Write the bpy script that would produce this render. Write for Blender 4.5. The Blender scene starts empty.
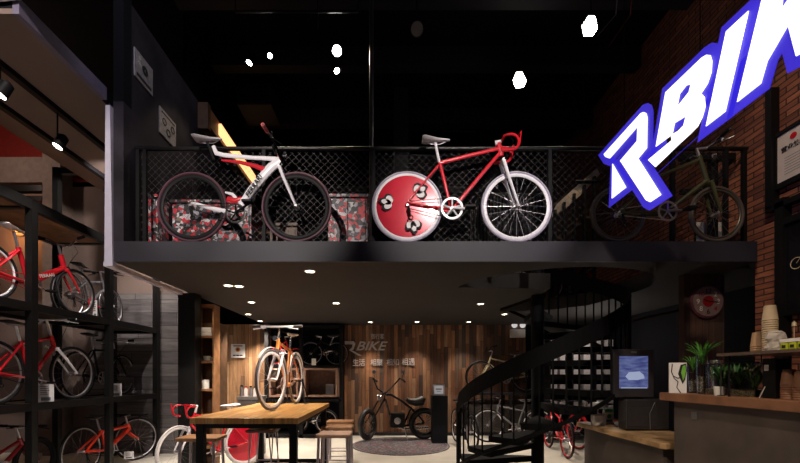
import bpy, math, random
from mathutils import Vector, Matrix
R_ = math.radians
S = bpy.context.scene
COL = S.collection
random.seed(7)

# ------------------------------------------------------------------ camera
FOC = 380.0                       # focal length in pixels of the 800 px frame
CZ = 1.35                         # eye height
VPX, VPY = 387.0, 375.0           # vanishing point of the depth direction
cam = bpy.data.cameras.new('camera')
cam.sensor_width = 36.0
cam.lens = FOC / 800 * 36
cam.shift_x = (400 - VPX) / 800
cam.shift_y = (VPY - 231.5) / 800
cam.clip_start = .05
camo = bpy.data.objects.new('camera', cam)
camo.location = (0, 0, CZ)
camo.rotation_euler = (R_(90), 0, 0)
COL.objects.link(camo)
S.camera = camo

# ------------------------------------------------------------------ world, exposure
w = bpy.data.worlds.new('world')
w.use_nodes = True
w.node_tree.nodes['Background'].inputs[0].default_value = (.66, .58, 1, 1)
w.node_tree.nodes['Background'].inputs[1].default_value = .018
S.world = w
S.view_settings.view_transform = 'Standard'
S.view_settings.look = 'None'
S.view_settings.gamma = 1
S.view_settings.use_curve_mapping = False
S.view_settings.exposure = 0.0

# ------------------------------------------------------------------ lights
WARM = (1, .80, .56)
NEUT = (1, .91, .84)
DWARM = (1, .86, .70)
COOL = (.86, .84, 1)


def spot(loc, to, power, ang=60, color=NEUT, blend=.6, size=.04):
    l = bpy.data.lights.new('spot', 'SPOT')
    l.energy = power
    l.color = color
    l.spot_size = R_(ang)
    l.spot_blend = blend
    l.shadow_soft_size = size
    o = bpy.data.objects.new('spot', l)
    o.location = loc
    d = Vector(to) - Vector(loc)
    o.rotation_euler = d.to_track_quat('-Z', 'Y').to_euler()
    COL.objects.link(o)
    return o


def point(loc, power, color=WARM, size=.06):
    l = bpy.data.lights.new('point', 'POINT')
    l.energy = power
    l.color = color
    l.shadow_soft_size = size
    o = bpy.data.objects.new('point', l)
    o.location = loc
    COL.objects.link(o)
    return o


# unseen hall spots over and behind the viewer, plus fills added for dark areas
spot((-1.6, .2, 4.5), (-1.4, 3.8, 3.2), 640, 35, NEUT)
spot((1.2, .2, 4.5), (.9, 3.8, 3.2), 640, 35, NEUT)
spot((3.0, 1.0, 5.6), (2.8, 3.8, 3.1), 60, 34, NEUT)
spot((-2.2, 0.2, 5.0), (-4.2, 5.0, 1.6), 620, 48, NEUT)
spot((.5, -.8, 5.0), (3.0, 3.3, .4), 400, 46, WARM)
spot((1.0, 1.0, 5.6), (3.7, 3.2, 3.4), 330, 32, WARM)
spot((-3.33, 4.6, 3.95), (-5.4, 6.6, 2.9), 200, 74, NEUT)  # added under the soffit to lift the beige alcove wall
spot((-3.33, 5.4, 3.95), (-4.3, 6.6, 1.2), 150, 80, NEUT)  # added fill for the grey planks, without a fixture
spot((-1.0, 1.2, 4.4), (2.6, 3.1, .5), 260, 38, WARM)  # added to brighten the cement front of the bar
spot((1.4, 1.3, 3.9), (2.95, 4.8, .8), 110, 34, NEUT)  # added fill for the low desk, no lamp hangs here
point((-3.1, 2.0, 1.3), 20, NEUT, .3)  # low fill standing in for floor bounce on soffit and racks
spot((-1.2, 1.5, 4.6), (-1.3, 4.6, 1.35), 110, 22, NEUT)  # added to lift the bicycle on the table
spot((1.2, 1.6, 3.9), (2.7, 2.7, 1.3), 15, 60, NEUT)  # added to brighten the plants and cups on the bar
spot((-1.9, 2.0, 5.6), (-2.6, 4.5, 4.3), 90, 50, COOL)
# recessed downlights in the mezzanine ceiling: position on the ceiling, power, cone
DOWN = [(-1.86, 4.78, 26, 100), (-1.98, 4.74, 26, 100), (-2.08, 5.83, 45, 95), (-2.55, 6.98, 45, 95),
        (-.83, 4.09, 26, 100), (-.79, 5.9, 30, 100), (1.47, 5.96, 32, 95), (2.16, 6.98, 45, 95),
        (-2.62, 7.85, 80, 110), (-.35, 8.0, 27, 80), (.63, 8.0, 27, 80), (1.72, 8.0, 18, 80)]
for x, y, p, a in DOWN:
    spot((x, y, 2.44), (x, y + (.0 if y < 7.5 else .12), 0), p * 4.2, a, DWARM, .7, .05)

# ------------------------------------------------------------------ materials
_m = {}


def _base(name):
    m = bpy.data.materials.new(name)
    m.use_nodes = True
    nt = m.node_tree
    return m, nt, nt.nodes['Principled BSDF']


def mat(name, c=(.5, .5, .5), rough=.5, metal=0, var=.12, scale=14, bump=0, coat=0, spec=.5):
    """plain material with a little procedural tone variation"""
    if name in _m:
        return _m[name]
    m, nt, b = _base(name)
    tc = nt.nodes.new('ShaderNodeTexCoord')
    n = nt.nodes.new('ShaderNodeTexNoise')
    n.inputs['Scale'].default_value = scale
    n.inputs['Detail'].default_value = 4
    nt.links.new(tc.outputs['Object'], n.inputs['Vector'])
    r = nt.nodes.new('ShaderNodeValToRGB')
    r.color_ramp.elements[0].position = .3
    r.color_ramp.elements[1].position = .7
    r.color_ramp.elements[0].color = tuple(v * (1 - var) for v in c) + (1,)
    r.color_ramp.elements[1].color = tuple(min(1, v * (1 + var)) for v in c) + (1,)
    nt.links.new(n.outputs[0], r.inputs[0])
    nt.links.new(r.outputs[0], b.inputs['Base Color'])
    b.inputs['Roughness'].default_value = rough
    b.inputs['Metallic'].default_value = metal
    b.inputs['Specular IOR Level'].default_value = spec
    if coat:
        b.inputs['Coat Weight'].default_value = coat
    if bump:
        bp = nt.nodes.new('ShaderNodeBump')
        bp.inputs['Strength'].default_value = bump
        nt.links.new(n.outputs[0], bp.inputs['Height'])
        nt.links.new(bp.outputs[0], b.inputs['Normal'])
    _m[name] = m
    return m


def emit(name, c, s):
    if name in _m:
        return _m[name]
    m, nt, b = _base(name)
    b.inputs['Base Color'].default_value = (c[0] * .5, c[1] * .5, c[2] * .5, 1)
    b.inputs['Emission Color'].default_value = c + (1,)
    b.inputs['Emission Strength'].default_value = s
    _m[name] = m
    return m


def glass(name, c=(.9, .95, .95), rough=.02):
    if name in _m:
        return _m[name]
    m, nt, b = _base(name)
    b.inputs['Base Color'].default_value = c + (1,)
    b.inputs['Roughness'].default_value = rough
    b.inputs['Transmission Weight'].default_value = 1
    b.inputs['IOR'].default_value = 1.2
    _m[name] = m
    return m


def brick(name, axes, bw, bh, cols, mortar, msize, rough=.8, vscale=9, bump=.3, offset=.5, squash=1.0, jitter=True):
    """brick / plank pattern in object space; axes picks which coordinates run along and across"""
    if name in _m:
        return _m[name]
    m, nt, b = _base(name)
    tc = nt.nodes.new('ShaderNodeTexCoord')
    sp = nt.nodes.new('ShaderNodeSeparateXYZ')
    cb = nt.nodes.new('ShaderNodeCombineXYZ')
    nt.links.new(tc.outputs['Object'], sp.inputs[0])
    if jitter:
        dv = nt.nodes.new('ShaderNodeMath')
        dv.operation = 'DIVIDE'
        dv.inputs[1].default_value = bh
        fl = nt.nodes.new('ShaderNodeMath')
        fl.operation = 'FLOOR'
        wn = nt.nodes.new('ShaderNodeTexWhiteNoise')
        wn.noise_dimensions = '1D'
        ma = nt.nodes.new('ShaderNodeMath')
        ma.operation = 'MULTIPLY_ADD'
        ma.inputs[1].default_value = bw
        nt.links.new(sp.outputs[axes[1]], dv.inputs[0])
        nt.links.new(dv.outputs[0], fl.inputs[0])
        nt.links.new(fl.outputs[0], wn.inputs['W'])
        nt.links.new(wn.outputs['Value'], ma.inputs[0])
        nt.links.new(sp.outputs[axes[0]], ma.inputs[2])
        nt.links.new(ma.outputs[0], cb.inputs[0])
    else:
        nt.links.new(sp.outputs[axes[0]], cb.inputs[0])
    nt.links.new(sp.outputs[axes[1]], cb.inputs[1])
    br = nt.nodes.new('ShaderNodeTexBrick')
    br.inputs['Scale'].default_value = 1
    br.inputs['Brick Width'].default_value = bw
    br.inputs['Row Height'].default_value = bh
    br.inputs['Mortar Size'].default_value = msize
    br.inputs['Mortar Smooth'].default_value = .3
    br.inputs['Color1'].default_value = (0, 0, 0, 1)
    br.inputs['Color2'].default_value = (1, 1, 1, 1)
    br.inputs['Mortar'].default_value = (.5, .5, .5, 1)
    br.offset = offset
    br.squash = squash
    nt.links.new(cb.outputs[0], br.inputs['Vector'])
    r = nt.nodes.new('ShaderNodeValToRGB')
    els = r.color_ramp.elements
    for i, c in enumerate(cols):
        p = i / (len(cols) - 1)
        if i == 0:
            e = els[0]
            e.position = 0
        elif i == len(cols) - 1:
            e = els[-1]
            e.position = 1
        else:
            e = els.new(p)
        e.color = c + (1,)
    nt.links.new(br.outputs['Color'], r.inputs[0])
    # grain stretched along the plank
    st = nt.nodes.new('ShaderNodeVectorMath')
    st.operation = 'MULTIPLY'
    st.inputs[1].default_value = (vscale * .25, vscale * 2.5, 1)
    nt.links.new(cb.outputs[0], st.inputs[0])
    n = nt.nodes.new('ShaderNodeTexNoise')
    n.inputs['Scale'].default_value = 1
    n.inputs['Detail'].default_value = 6
    n.inputs['Roughness'].default_value = .7
    nt.links.new(st.outputs[0], n.inputs['Vector'])
    mr = nt.nodes.new('ShaderNodeMapRange')
    mr.inputs['From Min'].default_value = .3
    mr.inputs['From Max'].default_value = .7
    mr.inputs['To Min'].default_value = .45
    mr.inputs['To Max'].default_value = 1.35
    nt.links.new(n.outputs[0], mr.inputs[0])
    mul = nt.nodes.new('ShaderNodeVectorMath')
    mul.operation = 'SCALE'
    nt.links.new(r.outputs[0], mul.inputs[0])
    nt.links.new(mr.outputs[0], mul.inputs['Scale'])
    mx = nt.nodes.new('ShaderNodeMix')
    mx.data_type = 'RGBA'
    nt.links.new(br.outputs['Fac'], mx.inputs['Factor'])
    nt.links.new(mul.outputs[0], mx.inputs['A'])
    mx.inputs['B'].default_value = mortar + (1,)
    nt.links.new(mx.outputs['Result'], b.inputs['Base Color'])
    b.inputs['Roughness'].default_value = rough
    if bump:
        bp = nt.nodes.new('ShaderNodeBump')
        bp.inputs['Strength'].default_value = bump
        bp.inputs['Distance'].default_value = .01
        inv = nt.nodes.new('ShaderNodeMath')
        inv.operation = 'SUBTRACT'
        nt.links.new(n.outputs[0], inv.inputs[0])
        nt.links.new(br.outputs['Fac'], inv.inputs[1])
        nt.links.new(inv.outputs[0], bp.inputs['Height'])
        nt.links.new(bp.outputs[0], b.inputs['Normal'])
    _m[name] = m
    return m


def collage(name, scale, cols, rough=.5):
    """patchwork of small stickers"""
    if name in _m:
        return _m[name]
    m, nt, b = _base(name)
    tc = nt.nodes.new('ShaderNodeTexCoord')
    v = nt.nodes.new('ShaderNodeTexVoronoi')
    v.inputs['Scale'].default_value = scale
    v.distance = 'CHEBYCHEV'
    nt.links.new(tc.outputs['Object'], v.inputs['Vector'])
    v2 = nt.nodes.new('ShaderNodeTexVoronoi')
    v2.inputs['Scale'].default_value = scale * 3.1
    nt.links.new(tc.outputs['Object'], v2.inputs['Vector'])
    s1 = nt.nodes.new('ShaderNodeSeparateColor')
    nt.links.new(v.outputs['Color'], s1.inputs[0])
    s2 = nt.nodes.new('ShaderNodeSeparateColor')
    nt.links.new(v2.outputs['Color'], s2.inputs[0])
    r = nt.nodes.new('ShaderNodeValToRGB')
    r.color_ramp.interpolation = 'CONSTANT'
    els = r.color_ramp.elements
    for i, c in enumerate(cols):
        p = i / len(cols)
        e = els[0] if i == 0 else els.new(p)
        e.position = p
        e.color = c + (1,)
    els.remove(els[-1]) if len(els) > len(cols) else None
    mixv = nt.nodes.new('ShaderNodeMath')
    mixv.operation = 'MULTIPLY_ADD'
    mixv.inputs[1].default_value = .55
    nt.links.new(s2.outputs[0], mixv.inputs[0])
    h = nt.nodes.new('ShaderNodeMath')
    h.operation = 'MULTIPLY'
    h.inputs[1].default_value = .45
    nt.links.new(s1.outputs[1], h.inputs[0])
    nt.links.new(h.outputs[0], mixv.inputs[2])
    nt.links.new(mixv.outputs[0], r.inputs[0])
    nt.links.new(r.outputs[0], b.inputs['Base Color'])
    b.inputs['Roughness'].default_value = rough
    _m[name] = m
    return m


BLACK = mat('black_metal', (.0045, .004, .005), .6, spec=.18)
BLK2 = mat('matte_black_paint', (.004, .004, .006), .85, spec=.15)
SATIN = mat('satin_black_steel', (.009, .0085, .0085), .35, .2, spec=.35)
RUBBER = mat('tyre_rubber', (.007, .0065, .007), .7, spec=.25)
CHROME = mat('chrome', (.62, .61, .64), .22, 1)
STEEL = mat('brushed_steel', (.42, .39, .42), .35, .9)
WHITE = mat('white_lacquer', (.75, .72, .76), .3, 0, .03, coat=.4)
RED = mat('red_lacquer', (.50, .012, .022), .25, 0, .05, coat=.5)
DRED = mat('deep_red_lacquer', (.26, .008, .012), .3, 0, .08, coat=.4)
ORANGE = mat('orange_lacquer', (.68, .24, .05), .3, 0, .05, coat=.4)
OLIVE = mat('olive_green_lacquer', (.045, .045, .014), .35, 0, .08)
CREAM = mat('cream_lacquer', (.48, .40, .26), .35, 0, .05)
GREYP = mat('grey_lacquer', (.12, .12, .13), .35, 0, .06)
LEATHER = mat('black_saddle_vinyl', (.015, .014, .014), .45)
WSADDLE = mat('white_saddle_vinyl', (.7, .66, .68), .45, 0, .04)
PAPER = mat('white_card', (.72, .68, .68), .8, 0, .05)
INK = mat('black_ink', (.01, .01, .01), .8)
CONC = mat('grey_cement_render', (.085, .066, .062), .75, 0, .25, 3, .15)
DGREY = mat('dark_plaster', (.024, .019, .026), .85, 0, .6, 3.2, .3, spec=.25)
FASCIA = mat('charcoal_fascia_paint', (.0125, .010, .018), .6, 0, .15, 3)
SOFF = mat('brown_ceiling_paint', (.021, .017, .0155), .85, 0, .12, 2)
BEIGE = mat('beige_panel_paint', (.17, .118, .10), .8, 0, .10, 1.5)
LAV = mat('lavender_white_trim', (.50, .46, .56), .6, 0, .05)
WOODT = brick('honey_table_wood', (1, 0), .9, .09, [(.50, .25, .07), (.62, .34, .11), (.44, .20, .05), (.66, .38, .14)],
              (.25, .11, .03), .002, .32, 9, .08)
WOODB = mat('mid_brown_wood', (.26, .125, .055), .5, 0, .3, 9, .1)
WOODD = mat('dark_walnut', (.09, .045, .022), .55, 0, .3, 9, .1)
WOODR = mat('reddish_counter_wood', (.22, .10, .055), .5, 0, .3, 6, .15)
LIVE = mat('live_edge_wood', (.44, .27, .13), .5, 0, .5, 5, .3)
WHT = mat('white_ceramic', (.7, .68, .66), .3, 0, .03)


# ------------------------------------------------------------------ mesh builder
class MB:
    def __init__(s):
        s.v = []
        s.f = []

    def add(s, vs, fs):
        k = len(s.v)
        s.v += [tuple(p) for p in vs]
        s.f += [tuple(i + k for i in f) for f in fs]
        return s

    def box(s, x0, x1, y0, y1, z0, z1):
        return s.add([(x0, y0, z0), (x1, y0, z0), (x1, y1, z0), (x0, y1, z0),
                      (x0, y0, z1), (x1, y0, z1), (x1, y1, z1), (x0, y1, z1)],
                     [(0, 3, 2, 1), (4, 5, 6, 7), (0, 1, 5, 4), (1, 2, 6, 5), (2, 3, 7, 6), (3, 0, 4, 7)])

    def tube(s, pts, r, n=8, closed=False, flat=1.0):
        """tube through points; r a number or one per point; flat squashes the section sideways"""
        P = [Vector(p) for p in pts]
        m = len(P)
        rs = r if isinstance(r, (list, tuple)) else [r] * m
        T = []
        for i in range(m):
            a = P[i - 1] if (i > 0 or closed) else P[i]
            b = P[(i + 1) % m] if (i < m - 1 or closed) else P[i]
            T.append((b - a).normalized())
        up = Vector((0, 1, 0)) if abs(T[0].y) < .9 else Vector((1, 0, 0))
        N = (up - T[0] * up.dot(T[0])).normalized()
        vs = []
        for i in range(m):
            N = (N - T[i] * N.dot(T[i])).normalized()
            B = T[i].cross(N)
            for k in range(n):
                a = 2 * math.pi * k / n
                vs.append(P[i] + N * math.cos(a) * rs[i] * flat + B * math.sin(a) * rs[i])
        fs = []
        for i in range(m if closed else m - 1):
            j = (i + 1) % m
            for k in range(n):
                l = (k + 1) % n
                fs.append((i * n + k, i * n + l, j * n + l, j * n + k))
        if not closed:
            fs.append(tuple(range(n))[::-1])
            fs.append(tuple((m - 1) * n + k for k in range(n)))
        return s.add(vs, fs)

    def ring(s, c, R, rr, ra, seg=44, n=8, a0=0, a1=2 * math.pi, axis='y'):
        """ring about a horizontal axis; rr radial and ra axial half thickness"""
        full = abs(a1 - a0 - 2 * math.pi) < 1e-6
        m = seg if full else seg + 1
        vs = []
        for i in range(m):
            a = a0 + (a1 - a0) * i / seg
            ca, sa = math.cos(a), math.sin(a)
            for k in range(n):
                b = 2 * math.pi * (k + .5) / n
                q = R + rr * math.cos(b)
                t = ra * math.sin(b)
                if axis == 'y':
                    vs.append((c[0] + q * ca, c[1] + t, c[2] + q * sa))
                else:
                    vs.append((c[0] + q * ca, c[1] + q * sa, c[2] + t))
        fs = []
        for i in range(seg):
            j = (i + 1) % m
            for k in range(n):
                l = (k + 1) % n
                fs.append((i * n + k, j * n + k, j * n + l, i * n + l))
        if not full:
            fs.append(tuple(range(n)))
            fs.append(tuple((m - 1) * n + k for k in range(n))[::-1])
        return s.add(vs, fs)

    def lathe(s, prof, c=(0, 0, 0), n=20, axis='z'):
        """profile of (radius, height) turned round an axis"""
        vs = []
        for r, h in prof:
            for k in range(n):
                a = 2 * math.pi * k / n
                x, y = r * math.cos(a), r * math.sin(a)
                if axis == 'z':
                    vs.append((c[0] + x, c[1] + y, c[2] + h))
                elif axis == 'y':
                    vs.append((c[0] + x, c[1] + h, c[2] + y))
                else:
                    vs.append((c[0] + h, c[1] + x, c[2] + y))
        fs = []
        m = len(prof)
        for i in range(m - 1):
            for k in range(n):
                l = (k + 1) % n
                fs.append((i * n + k, i * n + l, (i + 1) * n + l, (i + 1) * n + k))
        if prof[0][0] > 1e-5:
            fs.append(tuple(range(n))[::-1])
        if prof[-1][0] > 1e-5:
            fs.append(tuple((m - 1) * n + k for k in range(n)))
        return s.add(vs, fs)

    def prism(s, pts, a, b, axis='z'):
        """polygon extruded between a and b along an axis; pts are the other two coordinates"""
        n = len(pts)
        def mk(p, t):
            if axis == 'z':
                return (p[0], p[1], t)
            if axis == 'y':
                return (p[0], t, p[1])
            return (t, p[0], p[1])
        vs = [mk(p, a) for p in pts] + [mk(p, b) for p in pts]
        fs = [tuple(range(n))[::-1], tuple(range(n, 2 * n))]
        fs += [(i, (i + 1) % n, n + (i + 1) % n, n + i) for i in range(n)]
        return s.add(vs, fs)

    def build(s, name, m, parent=None, smooth=True, bevel=0):
        me = bpy.data.meshes.new(name)
        me.from_pydata(s.v, [], s.f)
        me.validate()
        o = bpy.data.objects.new(name, me)
        import bmesh
        bm = bmesh.new()
        bm.from_mesh(me)
        bmesh.ops.remove_doubles(bm, verts=bm.verts, dist=1e-6)
        bmesh.ops.recalc_face_normals(bm, faces=bm.faces)
        bm.to_mesh(me)
        bm.free()
        if smooth:
            me.polygons.foreach_set('use_smooth', [True] * len(me.polygons))
            try:
                me.set_sharp_from_angle(angle=R_(38))
            except Exception:
                pass
        me.materials.append(m)
        if bevel:
            bv = o.modifiers.new('bevel', 'BEVEL')
            bv.width = bevel
            bv.segments = 2
        COL.objects.link(o)
        if parent is not None:
            o.parent = parent
        return o


def tag(o, label=None, cat=None, group=None, kind=None):
    if label:
        o['label'] = label
    if cat:
        o['category'] = cat
    if group:
        o['group'] = group
    if kind:
        o['kind'] = kind
    return o


def thing(name, label, cat, loc=(0, 0, 0), rz=0, group=None):
    o = bpy.data.objects.new(name, None)
    o.empty_display_size = .1
    o.location = loc
    o.rotation_euler = (0, 0, rz)
    COL.objects.link(o)
    return tag(o, label, cat, group)


def copy_tree(o, parent=None):
    c = o.copy()
    COL.objects.link(c)
    c.parent = parent
    for ch in [x for x in bpy.data.objects if x.parent == o]:
        copy_tree(ch, c)
    return c


def struct(name, mb, m, smooth=False, bevel=0):
    return tag(mb.build(name, m, None, smooth, bevel), kind='structure')


def bx(*a):
    return MB().box(*a)


def curve_mesh(name, loops, extrude, m, matrix=None, offset=0, parent=None):
    """filled outline with holes, extruded both ways"""
    cu = bpy.data.curves.new(name, 'CURVE')
    cu.dimensions = '2D'
    cu.fill_mode = 'BOTH'
    cu.extrude = extrude
    cu.offset = offset
    for lp in loops:
        sp = cu.splines.new('POLY')
        sp.points.add(len(lp) - 1)
        for i, p in enumerate(lp):
            sp.points[i].co = (p[0], p[1], 0, 1)
        sp.use_cyclic_u = True
    t = bpy.data.objects.new('tmp', cu)
    me = bpy.data.meshes.new_from_object(t)
    bpy.data.objects.remove(t)
    bpy.data.curves.remove(cu)
    me.name = name
    me.materials.clear()
    me.materials.append(m)
    o = bpy.data.objects.new(name, me)
    COL.objects.link(o)
    if parent is not None:
        o.parent = parent
    if matrix is not None:
        o.matrix_local = matrix
    return o


def frame_mat(origin, xa, ya):
    x = Vector(xa).normalized()
    y = Vector(ya)
    y = (y - x * y.dot(x)).normalized()
    z = x.cross(y)
    M = Matrix.Identity(4)
    for i in range(3):
        M[i][0], M[i][1], M[i][2], M[i][3] = x[i], y[i], z[i], origin[i]
    return M


def text(name, body, size, m, origin, xa, ya, parent=None, extrude=.002, shear=0, align='LEFT', fat=0, width=None):
    cu = bpy.data.curves.new(name, 'FONT')
    cu.body = body
    cu.size = size
    cu.extrude = extrude
    cu.shear = shear
    cu.align_x = align
    cu.offset = fat
    t = bpy.data.objects.new('tmp', cu)
    me = bpy.data.meshes.new_from_object(t)
    bpy.data.objects.remove(t)
    bpy.data.curves.remove(cu)
    if width and len(me.vertices):
        xs = [v.co.x for v in me.vertices]
        k = width / max(1e-6, max(xs) - min(xs))
        for v in me.vertices:
            v.co.x *= k
    me.name = name
    me.materials.clear()
    me.materials.append(m)
    o = bpy.data.objects.new(name, me)
    COL.objects.link(o)
    if parent is not None:
        o.parent = parent
    o.matrix_local = frame_mat(origin, xa, ya)
    return o

# ------------------------------------------------------------------ the setting
FZ, UZ, ED = 2.67, 2.47, 3.75       # mezzanine floor, its underside, its front edge
FLOOR = mat('pale_polished_concrete', (.58, .54, .48), .30, 0, .18, 1.6)
struct('floor', bx(-8, 6, -2.5, 9, -.12, 0), FLOOR)
PLANK = brick('reclaimed_vertical_planks', (2, 0), .9, .08,
              [(.020, .010, .007), (.20, .075, .030), (.05, .024, .015), (.30, .13, .055), (.035, .026, .024), (.14, .055, .024), (.36, .19, .10), (.06, .045, .04)],
              (.008, .005, .004), .003, .6, 8, .35, .37)
PLANKL = brick('light_brown_vertical_planks', (2, 0), 1.9, .085,
               [(.24, .12, .055), (.40, .21, .10), (.16, .08, .04), (.50, .28, .14)],
               (.03, .015, .01), .003, .6, 8, .3, .41)
GPLANK = brick('grey_horizontal_planks', (0, 2), 1.7, .22,
               [(.10, .088, .090), (.15, .132, .13), (.075, .066, .068), (.18, .158, .155)],
               (.02, .018, .02), .005, .7, 6, .25, .43)
BRICK = brick('red_facing_brick', (1, 2), .21, .058,
              [(.20, .060, .032), (.31, .105, .055), (.15, .045, .028), (.26, .082, .042)],
              (.025, .012, .010), .007, .85, 14, .5, .5, 1.0, False)
struct('wall_back', bx(-.95, 3.1, 8.5, 8.6, 0, UZ), PLANK)
struct('wall_back_left', bx(-5.0, -2.62, 8.4, 8.6, 0, UZ), PLANKL)
struct('wall_back_recess', bx(-2.62, -.95, 8.62, 8.7, 0, UZ), BLK2)
struct('wall_back_right', bx(3.1, 6, 8.5, 8.6, 0, UZ), BLK2)
struct('wall_back_upper', bx(-8, 6, 8.7, 8.8, 0, 6.3), BLK2)
struct('ceiling', bx(-8, 6, -2.5, 9, 6.2, 6.3), BLK2)
struct('wall_right', bx(3.75, 3.95, 1.2, 8.7, FZ + .0, 6.2), BRICK)
struct('wall_right_lower', bx(3.75, 3.95, 1.2, 3.87, 0, FZ), BRICK)
struct('wall_right_inner', bx(4.60, 4.7, 4.3, 8.7, 0, UZ), BLK2)
struct('wall_left', bx(-8.1, -8, -2.5, 8.7, 0, 6.2), BEIGE)
struct('wall_back_alcove', bx(-8, -3.42, 6.6, 6.75, 0, 4.62), BEIGE)
struct('wall_back_cladding', bx(-5.1, -3.42, 6.52, 6.6, 0, 2.75), GPLANK)
struct('wall_back_side', bx(-5.1, -5.0, 6.75, 8.4, 0, UZ), GPLANK)
# mezzanine slab with the stairwell cut out
SX, SY, SR = 2.12, 5.35, 1.1        # spiral stair axis and radius
hole = []
for i in range(49):
    a = math.pi + math.pi * i / 48
    hole.append((SX + 1.22 * math.cos(a), 5.0 + 1.06 * math.sin(a)))
hole = [p for p in hole if p[1] <= 4.92 or p[0] > SX]
hole += [(SX + 1.22, 5.4), (SX + 1.1, 6.1), (SX + .7, 6.5), (SX + .1, 6.6), (SX + .0, 4.93)]
outer = [(-2.70, ED + .03), (3.655, ED + .03), (3.655, 4.0), (4.75, 4.0), (4.75, 8.7), (-2.70, 8.7)]
o = curve_mesh('mezzanine_floor', [outer, hole], (FZ - UZ) / 2, SOFF, Matrix.Translation((0, 0, (FZ + UZ) / 2)))
tag(o, kind='structure')
struct('trim_1', bx(-2.70, 3.655, ED, ED + .03, UZ, FZ), FASCIA)
struct('trim_2', bx(-2.70, -2.60, ED, ED + .12, FZ, 4.05), DGREY)
struct('wall_mezzanine_left', bx(-2.75, -2.60, ED + .12, 8.7, FZ, 5.12), DGREY)
struct('trim_3', bx(-2.70, -2.60, ED - .0, ED + .12, 4.05, 6.2), BLK2)  # black box put in for the darkness above the soffit
struct('trim_4', MB().prism([(-2.765, 4.0), (-2.72, 4.0), (-2.695, 2.42), (-2.775, 2.42)], ED - .02, ED + .03, 'y'), LAV)
struct('trim_5', bx(-2.80, -2.74, ED, 5.1, 2.425, 2.47), LAV)
# lower soffit over the rack aisle, with its bright front band
struct('ceiling_soffit', bx(-4.18, -2.80, 2.84, 6.6, 4.05, 4.09), BEIGE)
struct('trim_6', bx(-2.80, -2.75, 2.84, ED - .02, 4.05, 4.17), mat('purple_grey_edge', (.13, .11, .17), .6))
struct('ceiling_soffit_deck', bx(-4.18, -2.80, 2.84, 6.6, 4.09, 4.17), BLK2)
struct('trim_7', MB().prism([(-6.2, 4.06), (-2.85, 4.13), (-2.62, 4.16), (-2.62, 4.5), (-6.2, 4.5)], 2.77, 2.83, 'y'),
       mat('bright_white_band', (.9, .86, .92), .7))
struct('wall_mezzanine_face', bx(-2.74, -2.70, 5.1, 8.7, 5.1, 6.2), BLK2)
# black column under the mezzanine and grey steel post above
struct('column_1', bx(-2.85, -2.62, 5.18, 5.36, 0, UZ), SATIN)
struct('column_2', MB().lathe([(.022, FZ), (.022, 6.2)], (-.165, 4.02, 0), 14), mat('grey_post_paint', (.06, .055, .06), .35, .3))
struct('column_3', bx(.12, .36, 6.4, 6.7, 3.9, 6.2), mat('soot_black', (.012, .011, .015), .7))
for i, y in enumerate((4.6, 5.6, 6.9)):
    struct('beam_%d' % (i + 1), bx(-2.6, 3.75, y, y + .16, 5.92, 6.2), mat('soot_black'))
# ribbed dark panelling on the upper back wall
mb = MB()
for i in range(26):
    mb.box(1.9 + i * .075, 1.93 + i * .075, 8.58, 8.66, FZ, 5.4)
struct('trim_8', mb, mat('ribbed_black', (.03, .026, .028), .5))
struct('trim_9', bx(-2.6, 3.75, 8.55, 8.69, 5.45, 5.6), mat('soot_black'))
struct('baseboard_back', bx(-.95, 3.1, 8.46, 8.5, 0, .07), mat('soot_black'))

# alcove upper left: red wall, beige bulkhead, black rail
struct('trim_10', bx(-8, -5.75, 6.45, 6.6, 4.62, 5.05), mat('warm_beige', (.17, .125, .105), .8))
struct('wall_alcove_red', bx(-8, -5.2, 6.9, 7.0, 4.9, 6.2), mat('red_wall', (.28, .02, .012), .7))
struct('column_4', bx(-5.76, -5.46, 6.35, 6.6, 0, 6.2), mat('warm_beige'))
g = thing('handrail', 'black double handrail below the beige bulkhead high on the far left', 'handrail', (0, 0, 0))
MB().box(-8, -5.76, 6.34, 6.44, 4.42, 4.52).build('upper_bar', SATIN, g, False)
MB().box(-8, -5.76, 6.34, 6.44, 4.26, 4.34).build('lower_bar', SATIN, g, False)
struct('wall_alcove_band', bx(-8, -5.76, 6.5, 6.6, 4.08, 4.24), mat('red_wall'))

# cove light high on the left wall of the mezzanine
g = thing('cove_light', 'warm glowing slanted light cove high on the dark left wall', 'light')
bx(-2.6, -2.46, 5.3, 7.2, 4.80, 5.06).build('housing', WOODB, g, False)
bx(-2.46, -2.42, 5.55, 7.0, 4.86, 5.02).build('diffuser', emit('warm_cove', (1, .50, .20), 1.9), g, False)
mb = bx(-2.6, -2.46, 5.22, 5.3, 4.74, 5.1)
mb.build('end_board', WOODD, g, False)

# ------------------------------------------------------------------ railing
g = thing('guard_railing', 'black steel guard railing with diamond wire mesh along the mezzanine edge', 'railing', (0, 3.93, FZ))
RT = 1.02
MB().tube([(-2.6, 0, RT), (3.72, 0, RT)], .022, 10).build('top_rail', SATIN, g)
bx(-2.58, 3.72, -.012, .012, .03, .055).build('bottom_rail', BLACK, g, False)
px = [-2.57, -2.50, -1.27, -.14, 1.68, 2.95, 3.50, 3.69]
for x in px:
    bx(x - .018, x + .018, -.018, .018, 0, RT - .015).build('post', BLACK, g, False)
MESHM = mat('galvanised_wire', (.065, .057, .06), .5, .3)


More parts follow.
